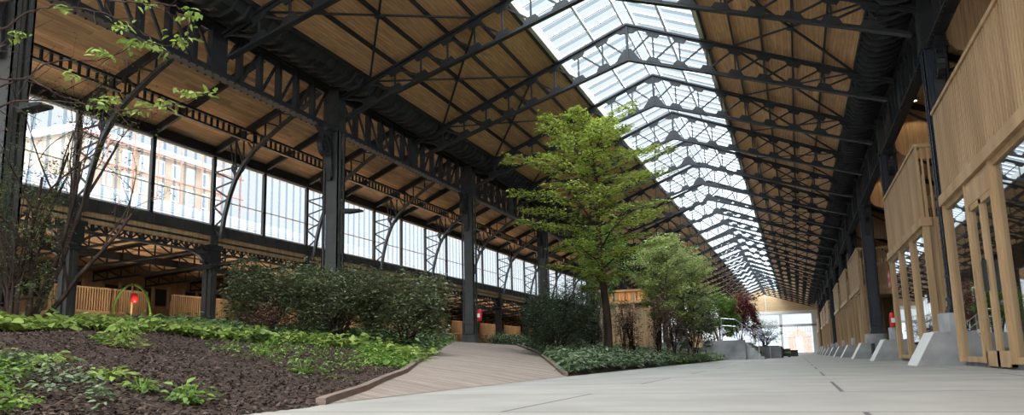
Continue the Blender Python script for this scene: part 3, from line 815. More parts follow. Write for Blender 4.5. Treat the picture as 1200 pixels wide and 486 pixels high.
for j in range(ny+1):
    t = j/ny; y = y_lo+(y_hi-y_lo)*(t**1.35)
    row = []
    for i in range(nx+1):
        u = i/nx; x = edge(y)-(u**1.5)*(edge(y)+9.0)
        z = hgt(x, y)
        if in_ramp(x, y): z -= .12
        row.append(len(mb.v)); mb.v.append((x, y, max(z, -.02 if i == 0 else z)))
    rows.append(row)
for j in range(ny):
    for i in range(nx): mb.f.append((rows[j][i], rows[j+1][i], rows[j+1][i+1], rows[j][i+1]))
bed = mb.build('planting_bed', M['soil'], smooth=True); struct(bed, 'sloping bed of dark brown bark mulch beside the ramp')
# raised platform behind beds
struct(MB().box(-24.2, -8.95, YL, YEND, 0, PLAT-.02).build('floor_platform', M['slabs']))
struct(MB().box(-9.5, 1.6, 58.2, 68, 0, PLAT-.03).box(-9.5, -.6, 68, YEND, 0, PLAT-.03).build('floor_raised_terrace', M['slabs']))
# mulch chips (stuff)
def leaf_mesh(name, P, D, Nn, Ln, Wd, m, parent=None, bend=.25, six=False):
    P = np.asarray(P, float); D = np.asarray(D, float); Nn = np.asarray(Nn, float)
    D /= np.linalg.norm(D, axis=1)[:, None]+1e-9
    Sd = np.cross(D, Nn); Sd /= np.linalg.norm(Sd, axis=1)[:, None]+1e-9; Up = np.cross(Sd, D)
    Ln = np.asarray(Ln)[:, None]*np.ones((len(P), 1)); Wd = np.asarray(Wd)[:, None]*np.ones((len(P), 1))
    if not six:
        vs = np.stack([P, P+D*Ln*.45+Sd*Wd*.5, P+D*Ln-Up*Ln*bend, P+D*Ln*.45-Sd*Wd*.5], 1).reshape(-1, 3); k = 4
    else:
        a = P+D*Ln*.3; c = P+D*Ln*.68-Up*Ln*bend*.35
        vs = np.stack([P, a+Sd*Wd*.5+Up*Wd*.12, c+Sd*Wd*.4+Up*Wd*.1, P+D*Ln-Up*Ln*bend, c-Sd*Wd*.4+Up*Wd*.1, a-Sd*Wd*.5+Up*Wd*.12], 1).reshape(-1, 3); k = 6
    n_ = len(P); me = bpy.data.meshes.new(name)
    me.vertices.add(n_*k); me.vertices.foreach_set('co', vs.astype(np.float32).ravel())
    me.loops.add(n_*k); me.loops.foreach_set('vertex_index', np.arange(n_*k, dtype=np.int32))
    me.polygons.add(n_); me.polygons.foreach_set('loop_start', np.arange(0, n_*k, k, dtype=np.int32))
    me.update(calc_edges=True); me.validate(); me.materials.append(m)
    o = bpy.data.objects.new(name, me); COL.objects.link(o)
    if parent: o.parent = parent
    return o
def rdir(n_, up=0.):
    a = rng.uniform(0, 2*PI, n_); z = rng.uniform(-1, 1, n_)*.6+up; r = np.sqrt(np.clip(1-z*z, .05, 1)); return np.stack([r*np.cos(a), r*np.sin(a), z], 1)
P = []
for _ in range(60000):
    y = 3.2+(rng.random()**1.6)*15; x = edge(y)-rng.random()*8.2
    if in_ramp(x, y): continue
    P.append((x, y, hgt(x, y)+.004))
n_ = len(P); sz = rng.uniform(.02, .07, n_)
tag(leaf_mesh('bark_chips', P, rdir(n_, .1), rdir(n_, .8), sz, sz*.45, M['chip']), 'loose bark chips covering the sloping mulch bed', 'mulch', None, 'stuff')

# ------------------------------------------------------------------ ramp
mb = MB(); nL = 40
def along(poly, t):
    s = t*(len(poly)-1); i = min(int(s), len(poly)-2); f = s-i
    return (poly[i][0]*(1-f)+poly[i+1][0]*f, poly[i][1]*(1-f)+poly[i+1][1]*f)
def deckz(x, y): h = max(hgt(x, y, False), 0); return h+.004+min(.03, h*.3)
rp = empty('timber_ramp', (0, 0, 0), 0, 'grey-brown timber boardwalk ramp rising between the planting beds', 'ramp', None)
for j in range(nL+1):
    t = j/nL; l_ = along(RL, t); r_ = along(RR, t)
    for i in range(9):
        f = i/8; x = l_[0]*(1-f)+r_[0]*f; y = l_[1]*(1-f)+r_[1]*f; mb.v.append((x, y, deckz(x, y)))
for j in range(nL):
    for i in range(8):
        a = j*9+i; mb.f.append((a, a+1, a+10, a+9))
mb.build('deck_surface', M['deck'], rp)
def curb_poly(poly, w, h, off):
    m_ = MB(); pts = [V((x, y, deckz(x, y)+h/2-.03)) for x, y in poly]
    for a, b2 in zip(pts, pts[1:]): m_.beam(a, b2+(b2-a).normalized()*.03, w, h+.02)
    return m_
curb_poly(RL, .10, .08, 0).build('edge_curb', M['curb'], rp)
curb_poly(RR[1:], .11, .10, 0).build('edge_curb', M['curb'], rp)

# ------------------------------------------------------------------ plants
def scatter_leaves(P0, n_leaf, Ln, spread, up=.5, six=False):
    """clump leaves radiating from P0 rows"""
    P0 = np.asarray(P0); n_ = len(P0)*n_leaf
    B = np.repeat(P0, n_leaf, 0); a = rng.uniform(0, 2*PI, n_); el = rng.uniform(.1, 1.2, n_)
    D = np.stack([np.cos(a)*np.cos(el), np.sin(a)*np.cos(el), np.sin(el)*up*1.6], 1)
    h = rng.uniform(.0, 1, n_)[:, None]
    B = B+D*h*spread*np.array([1, 1, 1.])
    D2 = D.copy(); D2[:, 2] = rng.uniform(-.25, .35, n_)
    Nn = np.stack([rng.normal(0, .35, n_), rng.normal(0, .35, n_), np.ones(n_)], 1)
    return B, D2, Nn, Ln*rng.uniform(.6, 1.3, n_)
def pip(x, y, poly):
    c = False; j = len(poly)-1
    for i in range(len(poly)):
        xi, yi = poly[i]; xj, yj = poly[j]
        if (yi > y) != (yj > y) and x < (xj-xi)*(y-yi)/(yj-yi)+xi: c = not c
        j = i
    return c
def sample(poly, n_, bias=None):
    xs = [p[0] for p in poly]; ys = [p[1] for p in poly]; out = []
    while len(out) < n_:
        x = random.uniform(min(xs), max(xs)); y = random.uniform(min(ys), max(ys))
        if bias and random.random() > bias(x, y): continue
        if pip(x, y, poly) and not in_ramp(x, y): out.append((x, y))
    return out
def cover(name, poly, n_, nl, Ln, spread, m, label, ratio=.5, up=.5, bias=None, lift=0.):
    pts = sample(poly, n_, bias); P0 = [(x, y, hgt(x, y)+random.uniform(0, .1)+lift*random.random()) for x, y in pts]
    B, D, Nn, l_ = scatter_leaves(P0, nl, Ln, spread, up)
    return tag(leaf_mesh(name, B, D, Nn, l_, l_*ratio, m, six=True), label, 'ground cover', None, 'stuff')
band = [(-7.3, 7.6), (-6.8, 11.5), (-6.1, 14.4), (-4.6, 15.6), (-2.9, 15.4), (-2.1, 14.6), (-3.0, 17.0), (-6.8, 26.4), (-8.4, 30), (-11.5, 30), (-11.5, 7.6)]
cover('bright_ground_cover', band, 900, 16, .17, .30, M['lf_bright'], 'band of bright green leafy perennials along the crest of the bed', .7, .55, bias=lambda x, y: 1 if (y < 20 and x > -9.4) else .12)
cover('dark_ground_cover', [(-6.8, 12.8), (-5.2, 16.6), (-3.0, 16.8), (-6.6, 26.2), (-8.4, 31), (-11, 31), (-11, 12.8)], 1300, 14, .13, .36, M['lf_cover'], 'dark green low planting behind the bright perennials', .55, .6, lift=.12)
cover('curbside_ground_cover', [(-2.0, 12.6), (-1.3, 12.6), (-2.2, 15.0), (-3.8, 19), (-8.2, 30), (-9, 30), (-5.0, 18), (-3.2, 14)], 380, 14, .11, .26, M['lf_mid'], 'low green plants spilling beside the ramp curb', .5, .5)
cover('corner_ground_cover', [(1.6, 3.2), (.2, 4.1), (-1.3, 5.4), (-2.6, 5.3), (-3.4, 4.6), (-2.5, 3.0)], 260, 14, .055, .13, M['lf_mid'], 'patch of small mid green leaves in the lower corner of the mulch', .5, .5)
cover('corner_pale_cover', [(1.0, 4.2), (.1, 4.9), (-1.2, 5.7), (-2.0, 5.2), (-1, 4.2)], 60, 12, .06, .12, M['lf_blue'], 'patch of pale grey-green leaves at the mulch edge', .5, .5)
cover('sprig_ground_cover', [(-.5, 9.0), (-3.0, 9.5), (-5, 12), (-5, 15.5), (-2.6, 14.2), (-1.2, 11.6)], 130, 9, .07, .18, M['lf_mid'], 'thin scattered green sprigs on the upper mulch', .4, .7)
rb = [(.42, 17.3), (.42, 57.3), (-8.8, 57.3), (-8.8, 34.8), (-6.3, 33.8), (-3.4, 27.4), (-.3, 19.4)]
cover('grey_green_ground_cover', rb, 2600, 15, .13, .30, M['lf_blue'], 'dense grey-green ground cover in the bed beyond the ramp', .5, .7, bias=lambda x, y: min(1, 24/y*.8) if y < 40 else .3, lift=.22)
cover('leafy_ground_cover', rb, 2300, 15, .12, .26, M['lf_cover'], 'dense dark green ground cover in the bed beyond the ramp', .55, .6, bias=lambda x, y: min(1, 24/y) if y < 40 else .4, lift=.14)
cover('lime_ground_cover', [(.4, 34), (.4, 57.2), (-5, 57.2), (-4, 34)], 900, 12, .13, .22, M['lf_mid'], 'lighter green ground cover in front of the concrete wall', .5, .6, lift=.12)

# individual plants on the mulch
def clump(x, y, r, nl, Ln, m, label, h=.25, grp=None):
    z = hgt(x, y); P0 = [(r*.4*math.cos(a), r*.4*math.sin(a), 0) for a in [2*PI*i/7 for i in range(7)]]
    e = empty('leafy_plant', (x, y, z), 0, label, 'plant', grp)
    B, D, Nn, l_ = scatter_leaves(P0, nl, Ln, r, h/r*.6)
    leaf_mesh('foliage', B, D, Nn, l_, l_*.5, m, e, six=True)
    st = MB()
    for i in range(7):
        a = 2*PI*i/7; st.tube([(r*.1*math.cos(a), r*.1*math.sin(a), 0), (r*.5*math.cos(a), r*.5*math.sin(a), h*.8)], [.008, .004], 4)
    st.build('stem', M['lf_mid'], e); return e
clump(-3.04, 6.93, .26, 16, .11, M['lf_bright'], 'low pale green plant alone on the mulch, below the maple stems', .14)
clump(-4.3, 9.26, .3, 14, .13, M['lf_bright'], 'upright bright green plant in the middle of the upper mulch', .55)
clump(-.52, 5.47, .19, 14, .09, M['lf_bright'], 'small bright green plant, broad leaves, above the leafy corner patch', .12)
clump(.05, 5.31, .13, 12, .07, M['lf_mid'], 'smallest round green seedling on the lower mulch', .14)
clump(.40, 5.45, .2, 16, .08, M['lf_mid'], 'green seedling clump closest to the pale floor edge', .2)
clump(-3.58, 11.7, .3, 12, .10, M['lf_mid'], 'loose green plant on the mulch between the dark bushes and the floor', .3)
clump(-1.3, 9.6, .24, 10, .09, M['lf_mid'], 'thin green plant near the ramp curb kink', .25)
clump(-5.4, 9.9, .22, 10, .1, M['lf_mid'], 'small green plant just under the bright perennial band', .2)

# woody plants
def woody(mb_, p, d, Lr, r, depth, tips, nseg=4, nsub=3, droop=0., spread=.6, shrink=.62):
    pts = [V(p)]; rad = [r]; d = V(d).normalized()
    for i in range(nseg):
        d = (d+V((random.gauss(0, .12), random.gauss(0, .12), random.gauss(0, .08)-droop))).normalized()
        pts.append(pts[-1]+d*Lr/nseg); rad.append(r*(1-.6*(i+1)/nseg))
    mb_.tube(pts, rad, 5 if depth > 1 else 4, cap=False)
    if depth == 0:
        tips += pts[1:]; return
    for i in range(nsub):
        t = .35+.65*(i+random.random()*.8)/nsub; k = min(int(t*nseg), nseg-1); q = pts[k].lerp(pts[k+1], min(t*nseg-k, 1))
        a = random.uniform(0, 2*PI); nd = (d+V((math.cos(a), math.sin(a), random.uniform(-.2, .4)))*spread).normalized()
        woody(mb_, q, nd, Lr*shrink*random.uniform(.75, 1.15), rad[k]*.6, depth-1, tips, nseg, nsub, droop, spread, shrink)
    tips.append(pts[-1])
def leaves_at(tips, n_, jit, Ln, m, parent, flat=.4, ratio=.5, name='foliage'):
    T = np.array([tuple(t) for t in tips]); idx = rng.integers(0, len(T), n_)
    P = T[idx]+rng.normal(0, 1, (n_, 3))*np.array([jit, jit, jit*flat])
    D = rdir(n_, 0); D[:, 2] *= .5; Nn = np.stack([rng.normal(0, .5, n_), rng.normal(0, .5, n_), np.ones(n_)], 1)
    l_ = Ln*rng.uniform(.6, 1.3, n_); return leaf_mesh(name, P, D, Nn, l_, l_*ratio, m, parent)

# main tree
def big_tree():
    x, y = -.9, 27.0; z = hgt(x, y)
    e = empty('broadleaf_tree', (x, y, z), 0, 'tall yellow-green tree with tiered branches in the bed beyond the ramp', 'tree')
    H = 9.25-z; tr = MB()
    def tp(h): t = h/H; return V((-.02*h-.18*max(0, t-.45)+.06*math.sin(h*1.3), .1*math.sin(h*.8), h))
    hs = [i*H/22 for i in range(23)]
    tr.tube([tp(h) for h in hs], [.15*(1-.9*h/H)+.012+(.06 if h < .1 else 0) for h in hs], 9)
    tr.build('trunk', M['bark'], e, smooth=True)
    bm_, tips = MB(), []
    prof = [(2.4, 1.4), (3.2, 2.4), (4.4, 2.9), (5.6, 2.9), (6.6, 2.5), (7.5, 2.1), (8.3, 1.5), (9.0, .8)]
    def R(h):
        for (a, b2), (c, d) in zip(prof, prof[1:]):
            if a <= h <= c: return b2+(d-b2)*(h-a)/(c-a)
        return .35
    az = 0
    nb = 46
    for i in range(nb):
        h = 2.5+(H-2.6)*(i/nb)**.92; az += 2.4+random.uniform(-.3, .3); Lr = R(h)*random.uniform(.65, 1.12)*(1+.16*math.sin(az*2+h))
        d = V((math.cos(az), math.sin(az), .28+.35*(h/H))).normalized(); p = tp(h); pts = [p]; rad = [.045*(1-h/H*.6)]
        ns = 7
        for s in range(ns):
            d = (d+V((random.gauss(0, .07), random.gauss(0, .07), -.045))).normalized(); pts.append(pts[-1]+d*Lr/ns); rad.append(rad[0]*(1-.85*(s+1)/ns))
        bm_.tube(pts, rad, 5, cap=False)
        for s in range(1, ns+1):
            for sd in (-1, 1):
                side = V((-d.y*sd, d.x*sd, random.uniform(-.05, .15))); nd = (d*.75+side).normalized()
                l2 = (.25+.55*(1-abs(s/ns-.45)))*Lr*.38; q = [pts[s], pts[s]+nd*l2*.5, pts[s]+nd*l2+V((0, 0, -.04))]
                bm_.tube(q, [.012, .009, .004], 3, cap=False)
                for f in (.3, .6, .85, 1.): tips.append(pts[s]+nd*l2*f)
    bm_.build('branches', M['bark'], e)
    leaves_at(tips, 21000, .085, .115, M['lf_tree'], e, .45, .5)
    return e
big_tree()
# pale multi-stem trees behind
def slender(x, y, H, R, label, m, nleaf=7000, n_st=1, hb=.35, lm=.13, bark='bark_g', name='slender_tree', base_z=None):
    z = hgt(x, y) if base_z is None else base_z
    e = empty(name, (x, y, z), 0, label, 'tree', 'young trees beyond the main tree'); tr = MB(); tips = []; br_ = MB()
    for s in range(n_st):
        ox, oy = (random.uniform(-.4, .4), random.uniform(-.4, .4)) if n_st > 1 else (0, 0)
        pts = [V((ox*.3+ox*h, oy*.3+oy*h, h*H)) for h in [i/8 for i in range(9)]]; pts = [p+V((random.gauss(0, .04), random.gauss(0, .04), 0)) for p in pts]
        tr.tube(pts, [.07*(1-.8*i/8) for i in range(9)], 6)
        for i in range(22):
            t = hb+(1-hb)*i/22; k = min(int(t*8), 7); p = pts[k].lerp(pts[k+1], t*8-k); a = i*2.4
            rr = R*math.sin(PI*min(max((t-hb)/(1-hb), .08), .93))**.7
            woody(br_, p, (math.cos(a), math.sin(a), .5), rr*.9, .025, 1, tips, 3, 3, 0, .8, .55)
    tr.build('trunk', M[bark], e, smooth=True); br_.build('branches', M[bark], e)
    leaves_at(tips, nleaf, .13, lm, m, e, .7, .55); return e
slender(-.35, 38, 5.9, 1.5, 'pale green multi-stemmed tree just right of and behind the tall tree', M['lf_pale'], 9000, 3)
slender(1.2-1.0, 41, 5.2, 1.4, 'pale green young tree closest to the concrete retaining wall', M['lf_pale'], 8000, 3)
slender(-1.6, 42, 5.6, 1.3, 'darker green slim tree between the timber kiosk and the pale trees', M['lf_mid'], 6000, 3)
slender(-3.6, 38, 6.2, 1.3, 'slim green tree left of the kiosk, behind the tall tree crown', M['lf_mid'], 6000, 2)
# climber-like stems
def bush(name, x, y, z, rx, ry, rz_, n_leaf, Ln, m, label, nst=9, ratio=.5, jit=.12, cat='bush', barkm='bark', grp=None, hollow=.35):
    e = empty(name, (x, y, z), 0, label, cat, grp); st = MB(); T = []
    nt = max(180, n_leaf//30)
    for i in range(nt):
        d = rdir(1, .06)[0]; r = (hollow+(1-hollow)*random.random()**.5); q = V((d[0]*rx*r, d[1]*ry*r, rz_*(.52+.66*d[2]*r)))
        q += V((math.sin(q.z*3+q.x*2)*.1*rx, 0, math.sin(q.x*4/max(rx, .3)+1)*.08*rz_))
        T.append(q)
    for i in range(nst):
        q = T[random.randrange(nt)]; m1 = V((q.x*.35, q.y*.35, q.z*.5)); st.tube([(random.gauss(0, .05), random.gauss(0, .05), -.05), m1, q], [.03, .02, .008], 5)
        for _ in range(3):
            q2 = T[random.randrange(nt)]; st.tube([m1, m1.lerp(q2, .6)+V((0, 0, .05)), q2], [.014, .01, .004], 4)
    st.build('stems', M[barkm], e)
    leaves_at(T, n_leaf, jit, Ln, m, e, .8, ratio); return e
bush('evergreen_bush', -7.6, 17.2, 1.15, 1.25, 1.2, 2.1, 8500, .10, M['lf_dark'], 'dark evergreen bush left of the grey column, shorter and looser', 12)
bush('evergreen_bush', -5.6, 17.3, .95, 1.25, 1.2, 2.0, 9500, .10, M['lf_dark'], 'broad dark evergreen bush directly in front of the grey column foot', 12)
bush('evergreen_bush', -4.0, 17.8, .72, 1.2, 1.1, 1.95, 9500, .10, M['lf_dark'], 'dark glossy evergreen bush closest to the timber ramp', 12)
bush('bronze_shrub', -6.9, 15.9, .98, .6, .5, .95, 1200, .07, M['lf_brown'], 'small bronze leaved shrub below the dark evergreen bushes', 7)
bush('yew_shrub', -2.3, 25.6, .48, 1.25, 1.1, 2.5, 13000, .10, M['lf_conifer'], 'dark feathery shrub beside the ramp, under the tall tree', 12, .25)
bush('yew_shrub', -3.4, 28.5, .6, 1.0, 1.0, 2.3, 7000, .10, M['lf_conifer'], 'dark feathery shrub farther back behind the first one', 9, .25)
bush('bamboo_clump', -2.8, 32, .5, 1.0, .9, 3.6, 6000, .13, M['lf_dark'], 'tall thin dark clump rising behind the feathery shrubs', 16, .2)
bush('laurel_bush', .35-.5, 46, .3, 1.2, 1.0, 3.6, 5000, .16, M['lf_dark'], 'dark green bush in front of the concrete wall railing', 10)
bush('green_bush', -.1, 60.2, 1.17, 1.5, 1.2, 4.0, 9500, .16, M['lf_mid'], 'bushy green shrub on the terrace behind the concrete wall', 9)
bush('red_maple', 1.3, 63.0, 1.17, 1.5, 1.2, 4.0, 8500, .17, M['lf_red'], 'dark red leaved maple behind the stair railing', 9, cat='tree')
bush('mauve_shrub', 2.75, 70, .9, 1.7, 1.2, 2.3, 900, .13, M['lf_purple'], 'mauve flowering shrub beyond the stair railing', 12)
bush('green_planter_shrub', 2.7, 71.5, .9, 1.4, .9, 2.6, 2000, .13, M['lf_mid'], 'green shrub among the mauve flowers before the far windows', 9)
for i, (x, y, h) in enumerate(((-1.4, 34, 2.6), (-.4, 35, 3.0), (.0, 36.5, 2.4), (-2.2, 36, 2.8))):
    bush('climbing_shrub', x, y, .35, .38, .35, h, 1300, .10, M['lf_brown'], ['thin upright brown shrub before the kiosk, closest', 'thin upright brown shrub under the pale trees, tallest', 'thin upright brown shrub under the pale trees, shortest', 'thin upright brown shrub beside the kiosk corner'][i], 7)
bush('holly_shrub', -7.95, 10.2, 1.1, .85, .6, 3.5, 6500, .055, M['lf_dark'], 'fine leaved dark shrub behind the maple at the left picture edge', 14, .5, .07)

# foreground maple
mp_ = empty('young_maple', (-8.15, 10.6, 1.10), 0, 'multi-stemmed bare young maple at the left, long arching twigs', 'tree')
tr = MB(); tips = []
stems = [((-.12, 0, 0), (-.55, .1, 1), 3.3), ((-.05, .08, 0), (-.2, .3, 1), 3.6), ((.08, 0, 0), (.25, -.1, 1), 3.4), ((.14, .02, 0), (.75, 0, .9), 2.9), ((.1, -.08, 0), (.45, -.3, 1), 3.0), ((-.16, -.05, 0), (-.9, -.2, .9), 2.6), ((.02, .1, 0), (.05, .4, 1), 4.2)]
for p, d, l_ in stems:
    woody(tr, p, d, l_, .058, 3, tips, 6, 3, 0, .55, .55)
tr.tube([(0, 0, -.1), (0, 0, .12), (.02, 0, .3)], [.22, .2, .16], 9)
tr.build('stems', M['bark'], mp_, smooth=True)
leaves_at(tips, 1500, .07, .055, M['lf_brown'], mp_, .8, .6)
leaves_at(tips, 700, .07, .06, M['lf_mid'], mp_, .8, .6)
# overhanging branches: from a tree left of the view
ov = empty('overhanging_tree', (-3.6, 5.2, .65), 0, 'long thin branches with fresh green leaves reaching in across the top left corner', 'tree')
tr = MB(); pts = [V((0, 0, 0)), V((.03, .0, 1.2)), V((.1, 0, 2.4)), V((.15, .1, 3.8)), V((.2, .1, 4.9))]
tr.tube(pts, [.09, .075, .06, .045, .02], 8); tr.build('trunk', M['bark'], ov, smooth=True)
bm_ = MB(); T1 = []
def arc(ps, r0):
    ps = [V(p) for p in ps]; out = []
    for i in range(len(ps)-1):
        a = ps[max(i-1, 0)]; b2 = ps[i]; c = ps[i+1]; d = ps[min(i+2, len(ps)-1)]
        for j in range(5):
            t = j/5; out.append(.5*((2*b2)+(c-a)*t+(2*a-5*b2+4*c-d)*t*t+(3*b2-a-3*c+d)*t**3)+V((random.gauss(0, .008), random.gauss(0, .008), random.gauss(0, .008))))
    out.append(ps[-1]); bm_.tube(out, [r0*(1-.8*i/len(out)) for i in range(len(out))], 5, cap=False); return out
off = V((-2.6, 0, .25))
BR = [
 [(2.63, .85, 2.7), (2.98, 1.0, 2.81), (3.19, 1.15, 2.93), (3.91, .85, 2.9), (4.17, 1.0, 2.93), (4.44, 1.15, 2.99), (5.19, .85, 2.91)],
 [(2.59, .85, 3.04), (2.97, 1.0, 2.91), (3.26, 1.15, 2.91), (3.89, .85, 2.62), (4.08, 1.0, 2.5), (4.43, 1.15, 2.4), (5.14, .85, 2.19), (5.54, 1.0, 2.24), (5.94, 1.15, 2.36)],
 [(2.54, .85, 3.42), (2.89, 1.0, 3.54), (3.24, 1.15, 3.78), (4.16, .85, 3.53), (4.63, 1.0, 3.4), (4.92, 1.15, 3.23), (5.44, .85, 2.87)],
 [(2.78, .85, 3.81), (3.55, 1.0, 3.87), (4.18, 1.15, 3.76), (5.15, .85, 3.38), (5.54, 1.0, 3.34), (5.6, 1.15, 3.23), (5.83, .85, 2.86)],
 [(2.56, .85, 3.26), (2.85, 1.0, 3.29), (2.92, 1.15, 3.45), (3.44, .85, 3.34)],
 [(2.81, .85, 2.39), (3.14, 1.0, 2.59), (3.49, 1.15, 2.61), (4.45, .85, 2.35), (4.54, 1.0, 2.42)]]
for ps in BR:
    ps = [V(p)+off for p in ps]; st_ = V((.12, .05, max(1.2, ps[0].z-.5)))
    o_ = arc([st_]+ps, .017)
    for _ in range(7):
        k = random.randrange(6, len(o_)-1); p = o_[k]; d = V((random.uniform(-.2, 1), random.uniform(-.6, .6), random.uniform(-.8, .8))).normalized()
        bm_.tube([p, p+d*.22, p+d*.4+V((.04, 0, random.uniform(-.06, .06)))], [.005, .004, .002], 4, cap=False)
bm_.build('branches', M['bark'], ov)
CL = [(3.24, 1.0, 3.44), (4.56, 1.0, 2.4), (4.49, 1.0, 2.37), (5.14, 1.0, 2.29), (5.43, 1.0, 2.27), (5.02, 1.0, 2.24), (5.74, 1.0, 3.16), (5.81, 1.0, 3.21), (5.68, 1.0, 2.96), (5.62, 1.0, 2.93), (5.74, 1.0, 2.35), (6.04, 1.0, 2.29), (4.83, 1.0, 3.25), (4.77, 1.0, 3.22), (4.9, 1.0, 3.03), (5.03, 1.0, 2.99), (5.21, 1.0, 2.96), (5.33, 1.0, 2.92), (4.6, 1.0, 2.95), (4.52, 1.0, 2.98), (5.05, 1.0, 3.49), (5.14, 1.0, 3.51), (4.13, 1.0, 2.76), (3.19, 1.0, 3.38), (3.92, 1.0, 3.59), (5.55, 1.0, 2.21), (4.77, 1.0, 2.39)]
Pn, Dn = [], []
for c in CL:
    for _ in range(11):
        Pn.append(tuple(V(c)+off+V((random.gauss(0, .045), random.gauss(0, .06), random.gauss(0, .025))))); Dn.append((random.uniform(-1, 1), random.uniform(-1, 1), random.uniform(-.5, .3)))
n_ = len(Pn); leaf_mesh('foliage', Pn, Dn, np.stack([rng.normal(0, .5, n_), rng.normal(0, .5, n_), np.ones(n_)], 1), rng.uniform(.06, .12, n_), rng.uniform(.025, .05, n_), M['lf_bright'], ov, six=True)

# ------------------------------------------------------------------ furniture of the hall
def extinguisher(loc, label, rz=0):
    e = empty('fire_extinguisher', loc, rz, label, 'fire extinguisher')
    MB().lathe([(.10, 0), (.115, .03), (.115, .46), (.09, .54), (.04, .58)], n=16).build('cylinder', M['red'], e, smooth=True)
    MB().lathe([(.035, .58), (.035, .66)], n=10).beam((-.03, 0, .66), (.12, 0, .70), .03, .03).build('valve', M['black'], e)
    MB().tube([(.03, .02, .62), (.14, .03, .5), (.15, .02, .25)], .015, 6).build('hose', M['black'], e)
    MB().box(-.07, .07, -.122, -.112, .18, .36).build('instruction_label', M['white'], e); return e
extinguisher((8.98, Y(2)-.55, 1.3), 'red fire extinguisher standing on the second concrete plinth')
extinguisher((-XC+.53, Y(2)-.1, 2.25), 'red fire extinguisher hung on the column at the top of the ramp')
def floodlight(loc, label):
    e = empty('floodlight', loc, 0, label, 'floodlight', None)
    MB().box(-.1, .12, -.05, .05, -.06, .06).build('bracket', M['iron_grey'], e)
    MB().prism([(.1, 0, -.06), (.66, 0, -.03), (.66, 0, .03), (.1, 0, .09)], (0, -.16, 0), (0, .16, 0)).build('housing', M['iron'], e)
floodlight((-XC+.44, Y(-2), 5.6), 'flat dark floodlight on the column at the left picture edge')
floodlight((-XC+.44, Y(0), 5.55), 'flat dark floodlight on the column behind the dark bushes')
# red signs with white pattern on the timber wall
def sign(loc, label):
    e = empty('safety_sign', loc, 0, label, 'sign', None)
    MB().box(-.02, .02, -.45, .45, -.45, .45).build('board', M['red'], e)
    w = MB()
    for a, b2 in ((-.22, .22), (.22, .22), (-.22, -.22), (.22, -.22)):
        w.box(-.03, -.02, a-.13, a+.13, b2-.04, b2+.04).box(-.03, -.02, a-.04, a+.04, b2-.13, b2+.13)
    w.build('white_pictogram', M['white'], e)
    MB().box(.02, .09, -.05, .05, .4, .75).build('hanger', M['iron'], e)
sign((10.05, 44.0, 3.95), 'red square sign with white pictograms in the gap before the free-standing column')
sign((9.75, 49.6, 3.6), 'red square sign with white pictograms just behind the free-standing column')
# shelf of recess wall in the gap
g_ = empty('gallery_screen', (12.6, Y(3), 0), 0, 'set-back timber gallery in the gap between pavilions', 'gallery')
MB().box(0, .2, -3.9, 3.9, 0, 3.6).build('lower_wall', M['oak_side'], g_)
slats(-3.9, 3.9, -.05, 3.9, 6.1, .13, .06, .06).build('slatted_balustrade', M['oak'], g_)
MB().box(-.1, .25, -3.9, 3.9, 3.6, 3.9).box(-.1, .1, -3.9, 3.9, 6.1, 6.2).build('beam', M['oak'], g_)
MB().box(-.06, 0, -1.6, -.2, .1, 2.7).box(-.06, 0, .4, 1.8, .1, 2.7).build('door', M['dark'], g_)
# dark panel beside plinth
o = MB().box(9.0, 9.12, Y(4)-2.2, Y(4)-1.3, 0, .78).build('dark_floor_box', M['black']); tag(o, 'small dark panel standing on the floor before the free-standing plinth', 'panel')

# concrete retaining wall, stairs, railing
struct(MB().box(-9.2, 1.9, 57.8, 58.1, 0, 1.38).build('retaining_wall', M['concrete_d']), 'grey concrete retaining wall closing the far end of the bed')
st = empty('concrete_stairs', (2.0, 58.2, 0), 0, 'concrete steps between the retaining wall and the far planter', 'stairs')
for i in range(6): MB().box(-.1, .1+(5-i)*.2, 0, 7.0, i*.2, (i+1)*.2).build('step', M['concrete'], st) if i < 6 else None
rl = empty('stair_railing', (2.25, 57.9, 0), 0, 'steel handrail with two bars sloping down from the terrace', 'railing')
top = [(-1.9, 0, 2.95), (-.95, 0, 2.85), (.55, 0, 1.7)]
for dz in (0, -.5): MB().tube([(p[0], p[1], p[2]+dz) for p in top], .026, 7).build('rail', M['steel'], rl)
for x, z0, z1 in ((-1.9, 1.38, 2.95), (-.5, 1.38, 2.5), (.55, 0, 1.7)): MB().tube([(x, 0, z0), (x, 0, z1)], .035, 7).build('post', M['steel'], rl)
rl2 = dup(rl, (2.75, 65.6, 0), 'steel handrail on the far side of the concrete steps')
pb = empty('concrete_planter', (2.9, 66, 0), 0, 'low concrete planter wall beyond the steps', 'planter')
MB().box(-.9, 1.2, 0, 9, 0, .95).build('wall', M['concrete_d'], pb); MB().box(-.75, 1.05, .15, 8.85, .95, 1.0).build('soil', M['soil'], pb)
c = empty('cargo_cart', (4.1, 75, 0), 0, 'dark box cart with a green band on the floor before the far windows', 'cart')
MB().box(-.62, .62, -.4, .4, .1, .78).build('box', M['black'], c); MB().box(-.64, .64, -.42, -.4, .35, .52).build('green_band', M['lf_mid'] , c)
for x in (-.5, .5): MB().prism([(x+.1*math.cos(t), -.45, .1+.1*math.sin(t)) for t in [2*PI*j/12 for j in range(12)]], (0, 0, 0), (0, .1, 0)).build('wheel', M['black'], c)
c = empty('black_crate', (4.85, 80, 0), 0, 'black crate on the floor right of the green banded cart', 'crate')
MB().box(-.5, .5, -.3, .3, .05, .6).build('box', M['black'], c); MB().box(-.53, .53, -.33, .33, .55, .66).build('lid', M['iron'], c)

